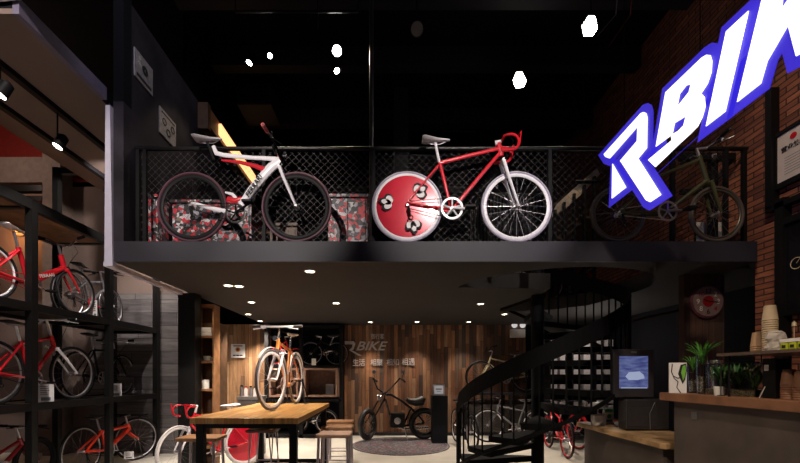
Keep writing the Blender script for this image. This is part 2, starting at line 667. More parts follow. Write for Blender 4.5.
def wire_mesh(x0, x1, z0, z1, y, pitch=.075, r=.0010):
    mb = MB()
    h = z1 - z0
    for sgn in (1, -1):
        t = x0 - h
        while t < x1 + h:
            # line x = t + s, z = z0 + s   (or z1 - s)
            s0 = max(0, x0 - t)
            s1 = min(h, x1 - t)
            if s1 > s0 + .01:
                za, zb = (z0 + s0, z0 + s1) if sgn > 0 else (z1 - s0, z1 - s1)
                mb.tube([(t + s0, y, za), (t + s1, y, zb)], r, 3)
            t += pitch
    return mb


for a, b in zip(px[1:-2], px[2:-1]):
    wire_mesh(a, b, .06, RT - .03, .012).build('wire_panel', MESHM, g, False)
wire_mesh(px[0], px[1], .06, RT - .03, .012).build('wire_panel', MESHM, g, False)
# angled end bracket on the right
g = thing('steel_bracket', 'black triangular steel bracket at the right end of the railing', 'bracket', (0, 4.08, FZ))
bx(3.15, 3.72, -.03, .03, .98, 1.05).build('crossbar', BLACK, g, False)
MB().tube([(3.70, 0, 1.0), (3.48, 0, .70)], .02, 6).build('brace', BLACK, g)
bx(3.46, 3.53, -.03, .03, 0, .98).build('post', BLACK, g, False)
bx(3.15, 3.46, -.02, .02, .62, .67).build('middle_bar', BLACK, g, False)

# stairs beyond the mesh with a pale lit stringer
g = thing('upper_stairs', 'pale sloping stair flank with black balusters behind the mesh', 'stairs', (0, 6.3, FZ))
sk = FOC / 6.3
def up(px_, py_):
    return ((px_ - VPX) / sk, CZ + (VPY - py_) / sk - FZ)
PALE = mat('pale_oak_flank', (.62, .50, .40), .6, 0, .1)
MB().prism([up(552, 217), up(558, 203), up(580, 183), up(597, 168), up(600, 174), up(584, 192), up(566, 208)], 0, .08, 'y').build('stringer', PALE, g, False)
for x in (554, 563, 573, 583, 593):
    a = up(x, 0)[0]
    bx(a - .02, a + .02, -.06, -.02, 0, up(0, 212 - (x - 553) * .85)[1]).build('baluster', BLACK, g, False)
MB().tube([(up(574, 182)[0], -.04, up(0, 183)[1]), (up(598, 182)[0], -.04, up(0, 183)[1])], .03, 6).build('landing_bar', BLACK, g)
for k in range(5):
    a = up(556 + k * 9, 238 - k * 7)
    bx(a[0], a[0] + .2, .1, .9, a[1] + .02, a[1] + .06).build('tread', WOODD, g, False)
spot((3.2, 5.6, 5.6), (3.15, 6.3, 3.6), 30, 36, WARM)

# sticker covered cabinets on the mezzanine
STK = collage('sticker_collage', 8, [(.02, .02, .02), (.45, .40, .42), (.01, .01, .01), (.40, .02, .03), (.04, .03, .04), (.34, .31, .34), (.01, .01, .01), (.50, .015, .03), (.015, .015, .015), (.55, .50, .50), (.03, .03, .04), (.16, .11, .08)])


def cabinet(name, label, x0, x1, y0, y1, h, cat='cabinet', m=STK):
    g = thing(name, label, cat, ((x0 + x1) / 2, y0, FZ))
    w = (x1 - x0) / 2
    bx(-w, w, .02, y1 - y0, .04, h - .03).build('body', m, g, False)
    bx(-w + .02, -.004, 0, .02, .06, h - .05).build('door', m, g, False)
    bx(.004, w - .02, 0, .02, .06, h - .05).build('door', m, g, False)
    bx(-w - .01, w + .01, -.01, y1 - y0 + .01, h - .03, h).build('top_board', m, g, False)
    bx(-w + .02, w - .02, .04, y1 - y0 - .02, 0, .04).build('plinth', BLACK, g, False)
    return g


cabinet('sticker_cabinet', 'sticker-covered cabinet standing between the two bicycles behind the mesh', -.645, -.215, 4.15, 4.55, .655)
cabinet('sticker_cabinet', 'wide sticker-covered cabinet behind the rear wheel of the white bicycle', -2.45, -1.55, 4.32, 4.75, .67)
cabinet('sticker_cabinet', 'narrow sticker-covered cabinet in the far left corner of the mezzanine', -2.58, -2.47, 4.08, 4.3, .62)
cabinet('wooden_cabinet', 'low brown cabinet beside the left mesh post, behind the white bicycle', -1.30, -1.0, 4.2, 4.55, .36, m=WOODD)
g = thing('easel', 'leaning dark easel frame behind the white bicycle', 'easel', (-1.58, 4.6, FZ))
MB().tube([(-.35, .05, .0), (.02, 0, .95)], .02, 6).build('leg', BLACK, g)
MB().tube([(.38, .05, .0), (.02, 0, .95)], .02, 6).build('leg', BLACK, g)
MB().tube([(-.2, 0, .4), (.24, 0, .4)], .015, 6).build('ledge', WOODD, g)

# two posters on the dark left wall
def poster(label, y0, y1, z0, z1, kind):
    g = thing('poster', label, 'poster', (-2.6, (y0 + y1) / 2, (z0 + z1) / 2))
    w, h = (y1 - y0) / 2, (z1 - z0) / 2
    bx(0, .012, -w, w, -h, h).build('sheet', mat('aged_poster_paper', (.30, .27, .27), .8, 0, .25, 30), g, False)
    if kind == 0:
        m2 = MB().ring((0, 0, 0), .03, .02, .004, 16, 6)
        o = m2.build('printed_wheel', INK, g, False)
        o.rotation_euler = (0, 0, R_(90))
        o.location = (.016, .01, .02)
        bx(.012, .015, -w * .8, w * .8, -h * .8, -h * .6).build('printed_line', INK, g, False)
        bx(.012, .015, -w * .8, -w * .3, h * .2, h * .75).build('printed_patch', GREYP, g, False)
    else:
        for k in range(3):
            o = MB().ring((0, 0, 0), .035, .006, .003, 16, 6).build('printed_ring', INK, g, False)
            o.rotation_euler = (0, 0, R_(90))
            o.location = (.016, (-.08, .0, .09)[k], (.02, -.06, .03)[k])
        bx(.012, .015, -w * .8, w * .8, h * .7, h * .8).build('printed_line', INK, g, False)


poster('small pale square poster with a dark disc, upper of two on the dark wall', 3.90, 4.20, 4.43, 4.72, 0)
poster('small pale square poster with rings, lower of two on the dark wall', 4.33, 4.66, 4.12, 4.42, 1)

# dark monitor and conduits hanging from the hall ceiling
g = thing('hanging_conduit', 'black conduit pipe hung on three drop rods below the ceiling', 'pipe', (0, 4.34, 5.5))
MB().tube([(-1.73, 0, 0), (-.33, 0, 0)], .013, 8).build('pipe', SATIN, g)
for x in (-1.73, -.79, -.33):
    MB().tube([(x, 0, -.2 if x == -.79 else 0), (x, 0, .7)], .008, 6).build('rod', SATIN, g)
g = thing('air_duct', 'dark air grille box hanging under the ceiling beyond the left lamps', 'duct', (-2.05, 6.0, 5.62))
MB().tube([(-.05,.25,.34),(-.05,.25,.58)],.02,6).build('hanger', SATIN, g)
bx(-.32, .22, 0, .5, 0, .34).build('box', mat('soot_black'), g, False)
for k in range(4):
    bx(-.28, .18, -.012, 0, .05 + k * .07, .08 + k * .07).build('louvre', SATIN, g, False)
for nm, lab, m, a, b in (('cable', 'thin red cable running slantwise up by the right floodlight', DRED, (2.28, 3.9, 4.73), (2.5, 3.9, 5.05)),
                         ('cable', 'thin pale cable running slantwise beside the red cable', STEEL, (2.16, 3.9, 4.83), (2.35, 3.9, 5.05))):
    tag(MB().tube([a, b, (b[0] + .1, b[1], 6.2)], .005, 6).build(nm, m), lab, 'cable')
for k, (x, y, z) in enumerate(((.35, 6.2, 5.35), (.35, 6.2, 4.95))):
    tag(MB().tube([(x, y, z), (x + 1.1, y, z - .03)], .010, 8).build('conduit', SATIN),
        ('upper' if k == 0 else 'lower') + ' short horizontal conduit catching a glint near the ceiling', 'pipe')
    MB().tube([(x + .02, y, z), (x + .02, y, 6.2)], .008, 6).build('drop_rod', SATIN, bpy.data.objects['conduit' + ('' if k == 0 else '.001')])

# ------------------------------------------------------------------ ceiling lamps of the hall
LENS = emit('lamp_lens', (1, .95, .85), 40)
def can_lamp(label, px_, py_, z, aim, r=.045, power=60, ang=50, lens=LENS, shape='can'):
    d = (z - CZ) * FOC / (VPY - py_)
    x = (px_ - VPX) * d / FOC
    g = thing('ceiling_spotlight' if shape == 'can' else 'floodlight', label, 'lamp', (x, d, z))
    dirv = (Vector(aim) - Vector((x, d, z))).normalized()
    q = dirv.to_track_quat('-Z', 'Y').to_euler()
    MB().tube([(0, 0, .05), (0, 0, 6.2 - z)], .008, 6).build('drop_rod', BLACK, g)
    if shape == 'can':
        o = MB().lathe([(.02, .16), (r * .9, .15), (r, .12), (r, 0), (r * .9, 0), (r * .88, .012), (0, .012)], (0, 0, 0), 18).build('lamp_body', BLACK, g)
        o.rotation_euler = q
        l = MB().lathe([(r * .82, .004), (r * .82, .011), (0, .011)], (0, 0, 0), 18).build('lens', lens, g)
        l.rotation_euler = q
        MB().tube([(-r - .01, 0, .0), (-r - .01, 0, .05), (0, 0, .07), (r + .01, 0, .05), (r + .01, 0, .0)], .005, 6).build('yoke', BLACK, g)
    else:
        o = MB().prism([(-.085, -.045), (-.045, -.115), (.06, -.10), (.10, -.0), (.045, .09), (-.03, .075)], .02, .06, 'z').build('housing', BLACK, g, False)
        o.rotation_euler = q
        l = MB().prism([(-.078, -.04), (-.04, -.105), (.055, -.09), (.092, -.0), (.041, .082), (-.027, .068)], -.005, .019, 'z').build('lens', lens, g, False)
        l.rotation_euler = q
        f = MB()
        f.tube([(-.078, -.04, -.01), (.092, 0, -.01)], .005, 4)
        f.tube([(-.04, -.105, -.01), (.041, .082, -.01)], .005, 4)
        o = f.build('guard', BLACK, g)
        o.rotation_euler = q
    if power:
        spot((x + dirv.x * .05, d + dirv.y * .05, z + dirv.z * .05), aim, power, ang, WARM)
    return g


CAMP = (0, 0, CZ)
can_lamp('ceiling spotlight shining straight ahead, the brightest at top centre', 337, 51, 5.5, (-.4, 2.5, 2.6), .07, 60)
can_lamp('ceiling spotlight tilted sideways just below the brightest one', 337, 71, 5.45, (.6, 4.4, 3.0), .045, 40)
can_lamp('round ceiling spotlight second from the left under the hall ceiling', 270, 56, 5.5, (-1.2, 3.2, 2.8), .035, 40)
can_lamp('ceiling spotlight leftmost over the mezzanine, tilted away', 249, 63, 5.5, (-2.5, 4.6, 3.6), .045, 30)
can_lamp('unlit metal ceiling reflector right of the top centre', 417, 29, 5.4, (0, 0, 1.2), .085, 0, lens=mat('dull_reflector', (.28, .25, .24), .3, .8))
can_lamp('angular floodlight above the drop-bar end of the red bicycle', 520, 79, 5.4, (.9, 3.0, 2.6), power=50, shape='flood')
can_lamp('angular floodlight near the top right beside the slanted cables', 591, 25, 5.4, (1.9, 2.4, 2.6), power=40, shape='flood')

# track lights over the rack aisle
g = thing('lighting_track', 'long black lighting track on the beige soffit, nearer the mezzanine', 'track')
bx(-3.36, -3.30, 2.9, 6.5, 4.0, 4.05).build('rail', BLACK, g, False)
g = thing('lighting_track', 'long black lighting track on the beige soffit, nearer the far left', 'track')
bx(-3.86, -3.80, 2.9, 6.5, 4.0, 4.05).build('rail', BLACK, g, False)
for lab, y, zz in (('black track spotlight hanging over the tall rack frame', 3.84, 3.66), ('black track spotlight cut off at the left picture edge', 3.27, 3.76)):
    g = thing('track_spotlight', lab, 'lamp', (-3.33, y, zz))
    MB().tube([(0, 0, .10), (0, 0, 4.0 - zz)], .007, 6).build('stem', BLACK, g)
    o = MB().lathe([(.02, .14), (.045, .12), (.05, 0), (.043, 0), (.043, .01), (0, .01)], n=18).build('lamp_body', BLACK, g)
    l = MB().lathe([(.041, -.004), (.041, .008), (0, .008)], n=18).build('lens', emit('track_lens', (1, .95, .88), 14), g)
    o.rotation_euler = l.rotation_euler = (R_(-14), R_(20), 0)
    spot((-3.35, y - .02, zz - .03), (-4.3, y + .7, 1.2), 60, 70, NEUT)
point((-6.3, 6.25, 3.75), 14, (1, .42, .12))
g = thing('wall_lamp', 'small warm wall lamp hidden behind the rack deck at far left', 'lamp', (-6.3, 6.5, 3.75))
MB().lathe([(.05, 0), (.07, .03), (.05, .12), (0, .12)], n=14).build('shade', emit('warm_shade', (1, .45, .12), .8), g)
bx(-.03, .03, .0, .1, .02, .06).build('bracket', BLACK, g, False)
point((-6.2, 5.4, 4.9), 26, (1, .75, .62))  # unseen fill added to light the beige bulkhead

# downlights in the mezzanine ceiling
DL = ['front one of the pair of downlights on the left', 'rear one of the pair of downlights on the left', 'downlight above the far end of the wooden table',
      'downlight behind it nearer the light plank wall', 'large nearest downlight in the middle of the low ceiling', 'downlight in the middle of the low ceiling',
      'small downlight left of the spiral stairs', 'downlight close to the spiral stair pole', 'downlight washing the pale plank wall',
      'downlight over the metal bike lettering', 'downlight over the black display pedestal', 'downlight over the planks left of the emergency lamp']
g0 = None
for (x, y, p, a), lab in zip(DOWN, DL):
    if g0 is None:
        g0 = thing('downlight', lab, 'downlight', (x, y, UZ), 0, 'downlights in the mezzanine ceiling')
        MB().lathe([(.062, 0), (.062, -.006), (.048, -.010), (.045, 0)], n=20).build('bezel', WHT, g0)
        MB().lathe([(.044, -.004), (.044, 0), (0, 0)], n=18).build('lens', emit('downlight_lens', (1, .86, .62), 18), g0)
        g = g0
    else:
        g = copy_tree(g0)
        g.location = (x, y, UZ)
        g['label'] = lab

# ------------------------------------------------------------------ the big lit sign
def on_plane(px_, py_, X=2.0):
    d = FOC * X / (px_ - VPX)
    return (-d, CZ + (VPY - py_) * d / FOC)


def zpt(z, ox, oy, k):
    return [(ox + x / k, oy + y / k) for x, y in z]


LET = [
    [zpt([(14, 238), (155, 82), (166, 78), (176, 84), (180, 100), (178, 215), (147, 253), (233, 388), (188, 418), (172, 410), (75, 262), (138, 188), (140, 140), (38, 256), (22, 250)], 600, 90, 3.7)],
    [zpt([(48, 268), (102, 360), (45, 405)], 600, 90, 3.7)],
    [[(656, 148), (666, 92), (703, 56.5), (708, 53.5), (712, 54), (713.8, 60), (713, 72), (709, 84), (703, 93), (706, 96), (707, 106), (704, 117), (699, 127), (691, 135), (680, 145), (656, 168), (648, 160), (672, 140), (671.5, 136.5)],
     [(678, 107), (680.5, 94), (687, 85.5), (692, 84), (690, 92)], [(673, 134.5), (675.5, 123), (687, 116), (684.5, 125.5), (679, 131)]],
    [[(706, 128), (727, 112), (751, 8.5), (726.7, 31)]],
    [[(737, 104), (767, -20), (791, -46), (784, 6.5), (838, -78), (880, -110), (820, -5), (838, 30), (800, 56), (796.4, 58), (788.6, 28), (769.4, 61), (762.7, 84)]],
]
SIGNX = 2.0
g = thing('illuminated_sign', 'huge tilted glowing white and blue letter sign hanging at the upper right', 'sign', (SIGNX, 2.8, 3.0))
SF = emit('sign_face', (.93, .93, 1), 1.5)
SB = emit('sign_blue_halo', (.034, .020, .50), 1.0)
M0 = Matrix.Translation((SIGNX, 0, 0)) @ Matrix(((0, 0, -1, 0), (-1, 0, 0, 0), (0, 1, 0, 0), (0, 0, 0, 1)))
inv = Matrix.Translation(g.location).inverted()


def ccw(lp, want=True):
    a = sum(lp[i][0] * lp[(i + 1) % len(lp)][1] - lp[(i + 1) % len(lp)][0] * lp[i][1] for i in range(len(lp)))
    return lp if (a > 0) == want else lp[::-1]


def grow(lp, d):
    lp = ccw(lp)
    n = len(lp)
    out = []
    for i in range(n):
        a, b, c = Vector(lp[i - 1]), Vector(lp[i]), Vector(lp[(i + 1) % n])
        e1 = (b - a).normalized()
        e2 = (c - b).normalized()
        n1 = Vector((e1.y, -e1.x))
        n2 = Vector((e2.y, -e2.x))
        q = (n1 + n2)
        q = q.normalized() if q.length > 1e-4 else n1
        k = d / max(.45, q.dot(n1))
        out.append(tuple(b + q * k))
    return out


for k, loops in enumerate(LET):
    L = [[on_plane(*p) for p in lp] for lp in loops]
    L = [ccw(L[0])] + [ccw(h, False) for h in L[1:]]
    f = curve_mesh('letter_face', [grow(L[0], -.006)] + L[1:], .003, SF, inv @ Matrix.Translation((-.006, 0, 0)) @ M0, 0, g)
    back = curve_mesh('letter_halo', [grow(L[0], .050)], .002, SB, inv @ M0, 0, f)  # enlarged flat outline stands in for the blue glow round each letter
    back.matrix_local = Matrix.Translation((0, 0, -.008))
for y in (3.3, 2.5):
    MB().tube([(.06, y - 2.8, .1), (.06, y - 2.8, 3.2)], .003, 6).build('hanger_cable', BLACK, g)
MB().tube([on and (.05, 3.55 - 2.8, .10) for on in (1,)] + [(.05, 2.0 - 2.8, .22)], .018, 6).build('mounting_rail', BLACK, g)

# ------------------------------------------------------------------ bicycles
SPOKE = mat('spoke_steel', (.30, .28, .30), .35, .9)


def wheel(root, name, cx, R, tw=.016, rim=WHITE, rd=.012, tyre=RUBBER, spokes=20, hubc=STEEL, disc=None, steer=0.0, sr=.0011, spm=None):
    """rim with tyre, spokes and hub beneath it"""
    rr = R - 2 * tw
    o = MB().ring((0, 0, 0), rr - rd + .004, rd, .011, 48, 8).build(name, rim, root)
    o.location = (cx, 0, R)
    o.rotation_euler = (0, 0, steer)
    MB().ring((0, 0, 0), R - tw, tw, tw, 48, 8).build('tyre', tyre, o)
    MB().lathe([(.012, -.05), (.022, -.034), (.022, -.028), (.014, -.024), (.014, .024), (.022, .028), (.022, .034), (.012, .05)], n=12, axis='y').build('hub', hubc, o)
    if disc is None and spokes:
        mb = MB()
        for k in range(spokes):
            a = 2 * math.pi * k / spokes
            b = a + (.9 if k % 4 < 2 else -.9) * .35
            sgn = 1 if k % 2 else -1
            mb.tube([(.02 * math.cos(b), sgn * .03, .02 * math.sin(b)), ((rr - rd) * math.cos(a), 0, (rr - rd) * math.sin(a))], sr, 3)
        mb.build('spokes', spm or SPOKE, o, False)
    if disc is not None:
        MB().lathe([(.02, -.016), (rr - rd * 1.4, -.006), (rr - rd * 1.4, .006), (.02, .016)], n=48, axis='y').build('disc_cover', disc, o)
    return o


def arc(cx, cz, R, a0, a1, n, y=0.0):
    return [(cx + R * math.cos(a0 + (a1 - a0) * i / n), y, cz + R * math.sin(a0 + (a1 - a0) * i / n)) for i in range(n + 1)]


def bike(name, label, loc, rz, R=.34, wb=1.0, frame=RED, fork=None, rim=STEEL, tw=.016, bar='flat', barc=BLACK, grip=BLACK, saddle=LEATHER,
         group=None, rd=.012, mud=None, spokes=20, seat_h=.90, bar_h=None, bbx=None, bbz=.28, headx=None, head=(.60, .76), tubes=None,
         seatp=None, disc=None, steer=0.0, step=False, ring_c=STEEL, rr_=.09, post=STEEL, spm=None, ext=.10, bw=.20, basket=False, fr=.017, tyre=RUBBER, stand=False, Rr=None,
         crank=R_(-15), lamp=False, sr=.0011, guard=None):
    g = thing(name, label, 'bicycle', loc, rz, group)
    fork = fork or frame
    Rr = Rr or R
    xr, xf = -wb / 2, wb / 2
    bbx = xr + .42 if bbx is None else bbx
    hx = xf - .17 if headx is None else headx          # head tube, bottom
    hz0, hz1 = head
    hx1 = hx - (hz1 - hz0) * .32
    sx, sz = seatp or (bbx - .17, seat_h)
    t = (seat_h - .16 - bbz) / (sz - bbz)
    s1 = (bbx + (sx - bbx) * t, seat_h - .16)           # top of seat tube
    wheel(g, 'rear_wheel', xr, Rr, tw, rim, rd, tyre, spokes, disc=disc, sr=sr, spm=spm)
    # front end turns with the steering angle
    fw = wheel(g, 'front_wheel', xf, R, tw, rim, rd, tyre, spokes, steer=steer, sr=sr, spm=spm)
    fb = MB()
    if tubes is None:
        tt = (s1[0], s1[1] - .03)
        if step:
            fb.tube([(bbx - .06, 0, bbz + .18), (bbx + .12, 0, bbz + .12), (hx, 0, hz0 + .02)], fr, 8)
        else:
            fb.tube([(tt[0], 0, tt[1]), (hx1 + .02, 0, hz1 - .03)], fr * .9, 8)
        fb.tube([(bbx, 0, bbz), (hx, 0, hz0 + .02)], fr * 1.1, 8)
        fb.tube([(bbx, 0, bbz), (s1[0], 0, s1[1])], fr * .9, 8)
        for sg in (1, -1):
            fb.tube([(xr, sg * .055, Rr), (s1[0] - .01, sg * .02, s1[1] - .04)], fr * .5, 6)
            fb.tube([(xr, sg * .055, Rr), (bbx, sg * .03, bbz)], fr * .62, 6)
        fb.tube([(hx, 0, hz0), (hx1, 0, hz1)], fr * 1.15, 10)
        fb.lathe([(.026, -.04), (.026, .04)], (bbx, 0, bbz), 12, 'y')
        fb.build('frame', frame, g)
    else:
        for nm, m_, lst in tubes:
            mb = MB()
            for pts, r in lst:
                mb.tube([(p[0], (p[2] if len(p) > 2 else 0), p[1]) for p in pts], r, 10, flat=.62)
            mb.build(nm, m_, g)
    # fork
    mb = MB()
    cs, sn = math.cos(steer), math.sin(steer)
    def st(x, y, z):
        dx = x - xf
        return (xf + dx * cs - y * sn, dx * sn + y * cs, z) if steer else (x, y, z)
    for sg in (1, -1):
        mb.tube([st(xf, sg * .055, R), st(hx + (xf - hx) * .35, sg * .052, hz0 - (hz0 - R) * .38), st(hx + .01, sg * .045, hz0 - .03)], [.010, .016, .018], 8)
    mb.tube([st(hx + .01, -.055, hz0 - .02), st(hx + .01, .055, hz0 - .02)], .02, 8)
    mb.build('fork', fork, g)
    # stem and handlebar
    bz = bar_h or hz1 + .12
    k = (bz - hz0) / (hz1 - hz0)
    sxm = hx + (hx1 - hx) * k
    MB().tube([(hx1, 0, hz1), (sxm, 0, bz), (sxm + ext, 0, bz + .01)], .015, 8).build('stem', post, g)
    bxm = sxm + ext
    hb = thing('tmp', None, None)
    bpy.data.objects.remove(hb)
    c = (bxm, bz + .01)
    if bar == 'flat':
        hbm = MB().tube([(c[0] - .03, -.29, c[1] + .01), (c[0], -.1, c[1]), (c[0], .1, c[1]), (c[0] - .03, .29, c[1] + .01)], .012, 8)
        gr = [((c[0] - .03, s * .29, c[1] + .01), (c[0] - .018, s * .19, c[1] + .006)) for s in (1, -1)]
        for s in (1, -1):
            hbm.tube([(c[0], s * .16, c[1]), (c[0] + .03, s * .17, c[1] - .02), (c[0] + .045, s * .26, c[1] - .035)], .006, 5)
            hbm.tube([(c[0], s * .13, c[1]), (c[0] + .01, s * .17, c[1] - .018)], .018, 6)
    elif bar == 'drop':
        hbm = MB()
        gr = []
        for s in (1, -1):
            pts = [(c[0], 0, c[1]), (c[0], s * bw * .75, c[1]), (c[0] + .03, s * bw * .95, c[1])]
            pts += [(c[0] + .06 + .075 * math.cos(a), s * bw, c[1] - .075 + .075 * math.sin(a)) for a in [R_(80 - 20 * i) for i in range(9)]]
            pts += [(c[0] - .04, s * bw, c[1] - .155)]
            hbm.tube(pts, .013, 8)
            gr.append((pts[-1], pts[-2]))
            hbm.tube([(c[0] + .12, s * bw, c[1] - .02), (c[0] + .155, s * bw, c[1] + .03), (c[0] + .14, s * bw, c[1] - .10)], .007, 6)
    elif bar == 'riser':
        hbm = MB().tube([(c[0] - .08, -.31, c[1] + .08), (c[0] - .03, -.18, c[1] + .07), (c[0], -.06, c[1]), (c[0], .06, c[1]), (c[0] - .03, .18, c[1] + .07), (c[0] - .08, .31, c[1] + .08)], .012, 8)
        gr = [((c[0] - .08, s * .31, c[1] + .08), (c[0] - .045, s * .21, c[1] + .073)) for s in (1, -1)]
    elif bar == 'cruiser':
        hbm = MB().tube([(c[0] - .16, -.36, c[1] + .34), (c[0] - .02, -.30, c[1] + .36), (c[0] + .03, -.16, c[1] + .14), (c[0], -.06, c[1]), (c[0], .06, c[1]), (c[0] + .03, .16, c[1] + .14), (c[0] - .02, .30, c[1] + .36), (c[0] - .16, .36, c[1] + .34)], .014, 8)
        gr = [((c[0] - .17, s * .36, c[1] + .34), (c[0] - .05, s * .315, c[1] + .358)) for s in (1, -1)]
    h = hbm.build('handlebar', barc, g)
    for a, b in gr:
        MB().tube([a, b], .018, 8).build('grip', grip, h)
    # saddle and post
    MB().tube([(s1[0], 0, s1[1] - .02), (sx + .0, 0, sz)], .0135, 8).build('seat_post', post, g)
    sp = MB()
    prof = [(-.13, .070, .012), (-.10, .078, .020), (-.04, .062, .018), (.03, .032, .014), (.10, .020, .012), (.145, .012, .007)]
    vs, fs = [], []
    for x, hw, hh in prof:
        for kk in range(8):
            a = 2 * math.pi * kk / 8
            vs.append((sx + x, hw * math.cos(a), sz + .03 + (.006 if x < -.09 else 0) + hh * math.sin(a)))
    for i in range(len(prof) - 1):
        for kk in range(8):
            l = (kk + 1) % 8
            fs.append((i * 8 + kk, i * 8 + l, (i + 1) * 8 + l, (i + 1) * 8 + kk))
    fs.append(tuple(range(8))[::-1])
    fs.append(tuple(range(len(vs) - 8, len(vs))))
    sp.add(vs, fs)
    sd = sp.build('saddle', saddle, g)
    MB().tube([(sx - .09, .02, sz + .012), (sx - .03, .02, sz + .0), (sx + .05, .02, sz + .0), (sx + .11, .01, sz + .018)], .004, 5).build('rail', STEEL, sd)
    # crankset
    cm = MB().ring((bbx, -.05, bbz), rr_, .012, .003, 30, 6)
    for kk in range(5):
        a = 2 * math.pi * kk / 5 + .3
        cm.tube([(bbx, -.05, bbz), (bbx + rr_ * math.cos(a), -.05, bbz + rr_ * math.sin(a))], .008, 4)
    ca, sa = math.cos(crank), math.sin(crank)
    cm.tube([(bbx, -.06, bbz), (bbx + .165 * ca, -.075, bbz + .165 * sa)], [.013, .009], 6)
    cm.tube([(bbx, .06, bbz), (bbx - .165 * ca, .075, bbz - .165 * sa)], [.013, .009], 6)
    cm.tube([(bbx, -.06, bbz), (bbx, .06, bbz)], .014, 8)
    cr = cm.build('crankset', ring_c, g)
    for s, q in ((-1, 1), (1, -1)):
        px0, pz0 = bbx + q * .165 * ca, bbz + q * .165 * sa
        a, b = sorted((s * .075, s * .155))
        bx(px0 - .045, px0 + .045, a, b, pz0 - .010, pz0 + .010).build('pedal', BLACK, cr, False)
    # chain
    mb = MB()
    mb.tube([(xr, -.05, Rr + .033), (bbx, -.05, bbz + rr_)], .004, 4)
    mb.tube([(xr, -.05, Rr - .033), (bbx, -.05, bbz - rr_)], .004, 4)
    mb.build('chain', guard or BLACK, g, False)
    # brakes and derailleur
    mb = MB()
    mb.tube([(xr + .01, -.06, Rr - .02), (xr + .03, -.06, Rr - .12)], .012, 6)
    mb.ring((xr + .035, -.06, Rr - .13), .02, .006, .004, 12, 5)
    mb.build('derailleur', BLACK, g)
    MB().tube([(hx + .02, -.06, hz0 - .02), (hx + .03, -.03, hz0 + .03), (hx + .03, .03, hz0 + .03), (hx + .02, .06, hz0 - .02)], .007, 6).build('brake', BLACK, g)
    mb = MB()
    mb.tube([(c[0], -.12, c[1]), (c[0] + .09, -.09, c[1] - .05), (hx + .06, -.03, hz1 - .05), (hx + .03, 0, hz0)], .0028, 4)
    mb.build('brake_cable', BLACK, g)
    if mud:
        for nm, cx, RR, a0, a1, q in (('rear_mudguard', xr, Rr, R_(15), R_(195), 0), ('front_mudguard', xf, R, R_(40), R_(170), steer)):
            o = MB().ring((0, 0, 0), RR + .02, .003, .018, 24, 6, a0, a1).build(nm, mud, g)
            o.location = (cx, 0, RR)
            o.rotation_euler = (0, 0, q)
    if lamp:
        MB().lathe([(.0, -.02), (.02, -.015), (.03, .02), (.026, .026), (0, .024)], (hx + .05, 0, hz1), 12, 'x').build('head_lamp', CHROME, g)
    if stand:
        mb = MB()
        for sg in (1, -1):
            mb.tube([(xr, sg * .08, Rr), (xr - .10, sg * .16, .012), (xr + .14, sg * .16, .012), (xr, sg * .08, Rr)], .009, 6)
        mb.tube([(xr - .10, -.16, .012), (xr - .10, .16, .012)], .009, 6)
        mb.build('display_stand', BLACK, g)
    return g


# -- white and red racer on the mezzanine edge (points measured along the frame)
LZ = FZ
BY = 3.785
def q(px_, py_, mx):
    return ((px_ - mx) / 100.0, (242.0 - py_) / 100.0)
mx = 245
P = lambda a, b: q(a, b, mx)
WR = [('frame', WHITE, [([P(214, 146), P(217, 153), P(224, 155), P(250, 157.5), P(270, 158.5), P(279, 160)], [.018, .024, .022, .020, .022, .03]),
                        ([P(281, 161), P(272, 167), P(262, 178), P(252, 190), P(243, 203), P(238, 212)], [.04, .047, .044, .040, .036, .034]),
                        ([P(238, 213), P(226, 211), P(208, 207), P(192, 202)], [.03, .026, .020, .014]),
                        ([P(226, 192), P(233, 194), P(240, 202)], [.010, .016, .02])]),
      ('red_panel', RED, [([P(222, 160), P(240, 162), P(256, 166), P(266, 170)], [.008, .018, .022, .03])]),
      ('red_panel', RED, [([P(228, 199), P(236, 201), P(243, 198)], [.03, .035, .02])]),
      ('red_panel', RED, [([P(206, 205), P(222, 208)], [.008, .012])])]
b1 = bike('racing_bicycle', 'white and red racing bicycle with black wheels on the mezzanine edge', ((mx - VPX) / 100, BY, LZ), 0, R=.352, wb=1.04, frame=WHITE, rim=BLACK,
          rd=.022, tw=.014, tyre=mat('red_black_tyre', (.05, .008, .02), .6), tubes=WR, fork=WHITE, bar='flat', barc=BLACK, grip=mat('red_rubber_grip', (.42, .06, .06), .6),
          seatp=P(208, 142), seat_h=1.0, spm=BLACK, ext=.02, bbx=P(238, 0)[0], bbz=.27, headx=P(280, 0)[0], head=(.76, .87), bar_h=.965, ring_c=SATIN, saddle=mat('two_tone_saddle', (.5, .47, .5), .45), post=BLACK, lamp=True, crank=R_(30))
a, b = P(251, 197), P(267, 173)
text('frame_lettering', 'FERRARI', .068, INK, (a[0] - .005, -.036, a[1] - .02), (b[0] - a[0], 0, b[1] - a[1]), (-(b[1] - a[1]), 0, b[0] - a[0]), b1, .001, .2, fat=.0015, width=.25)

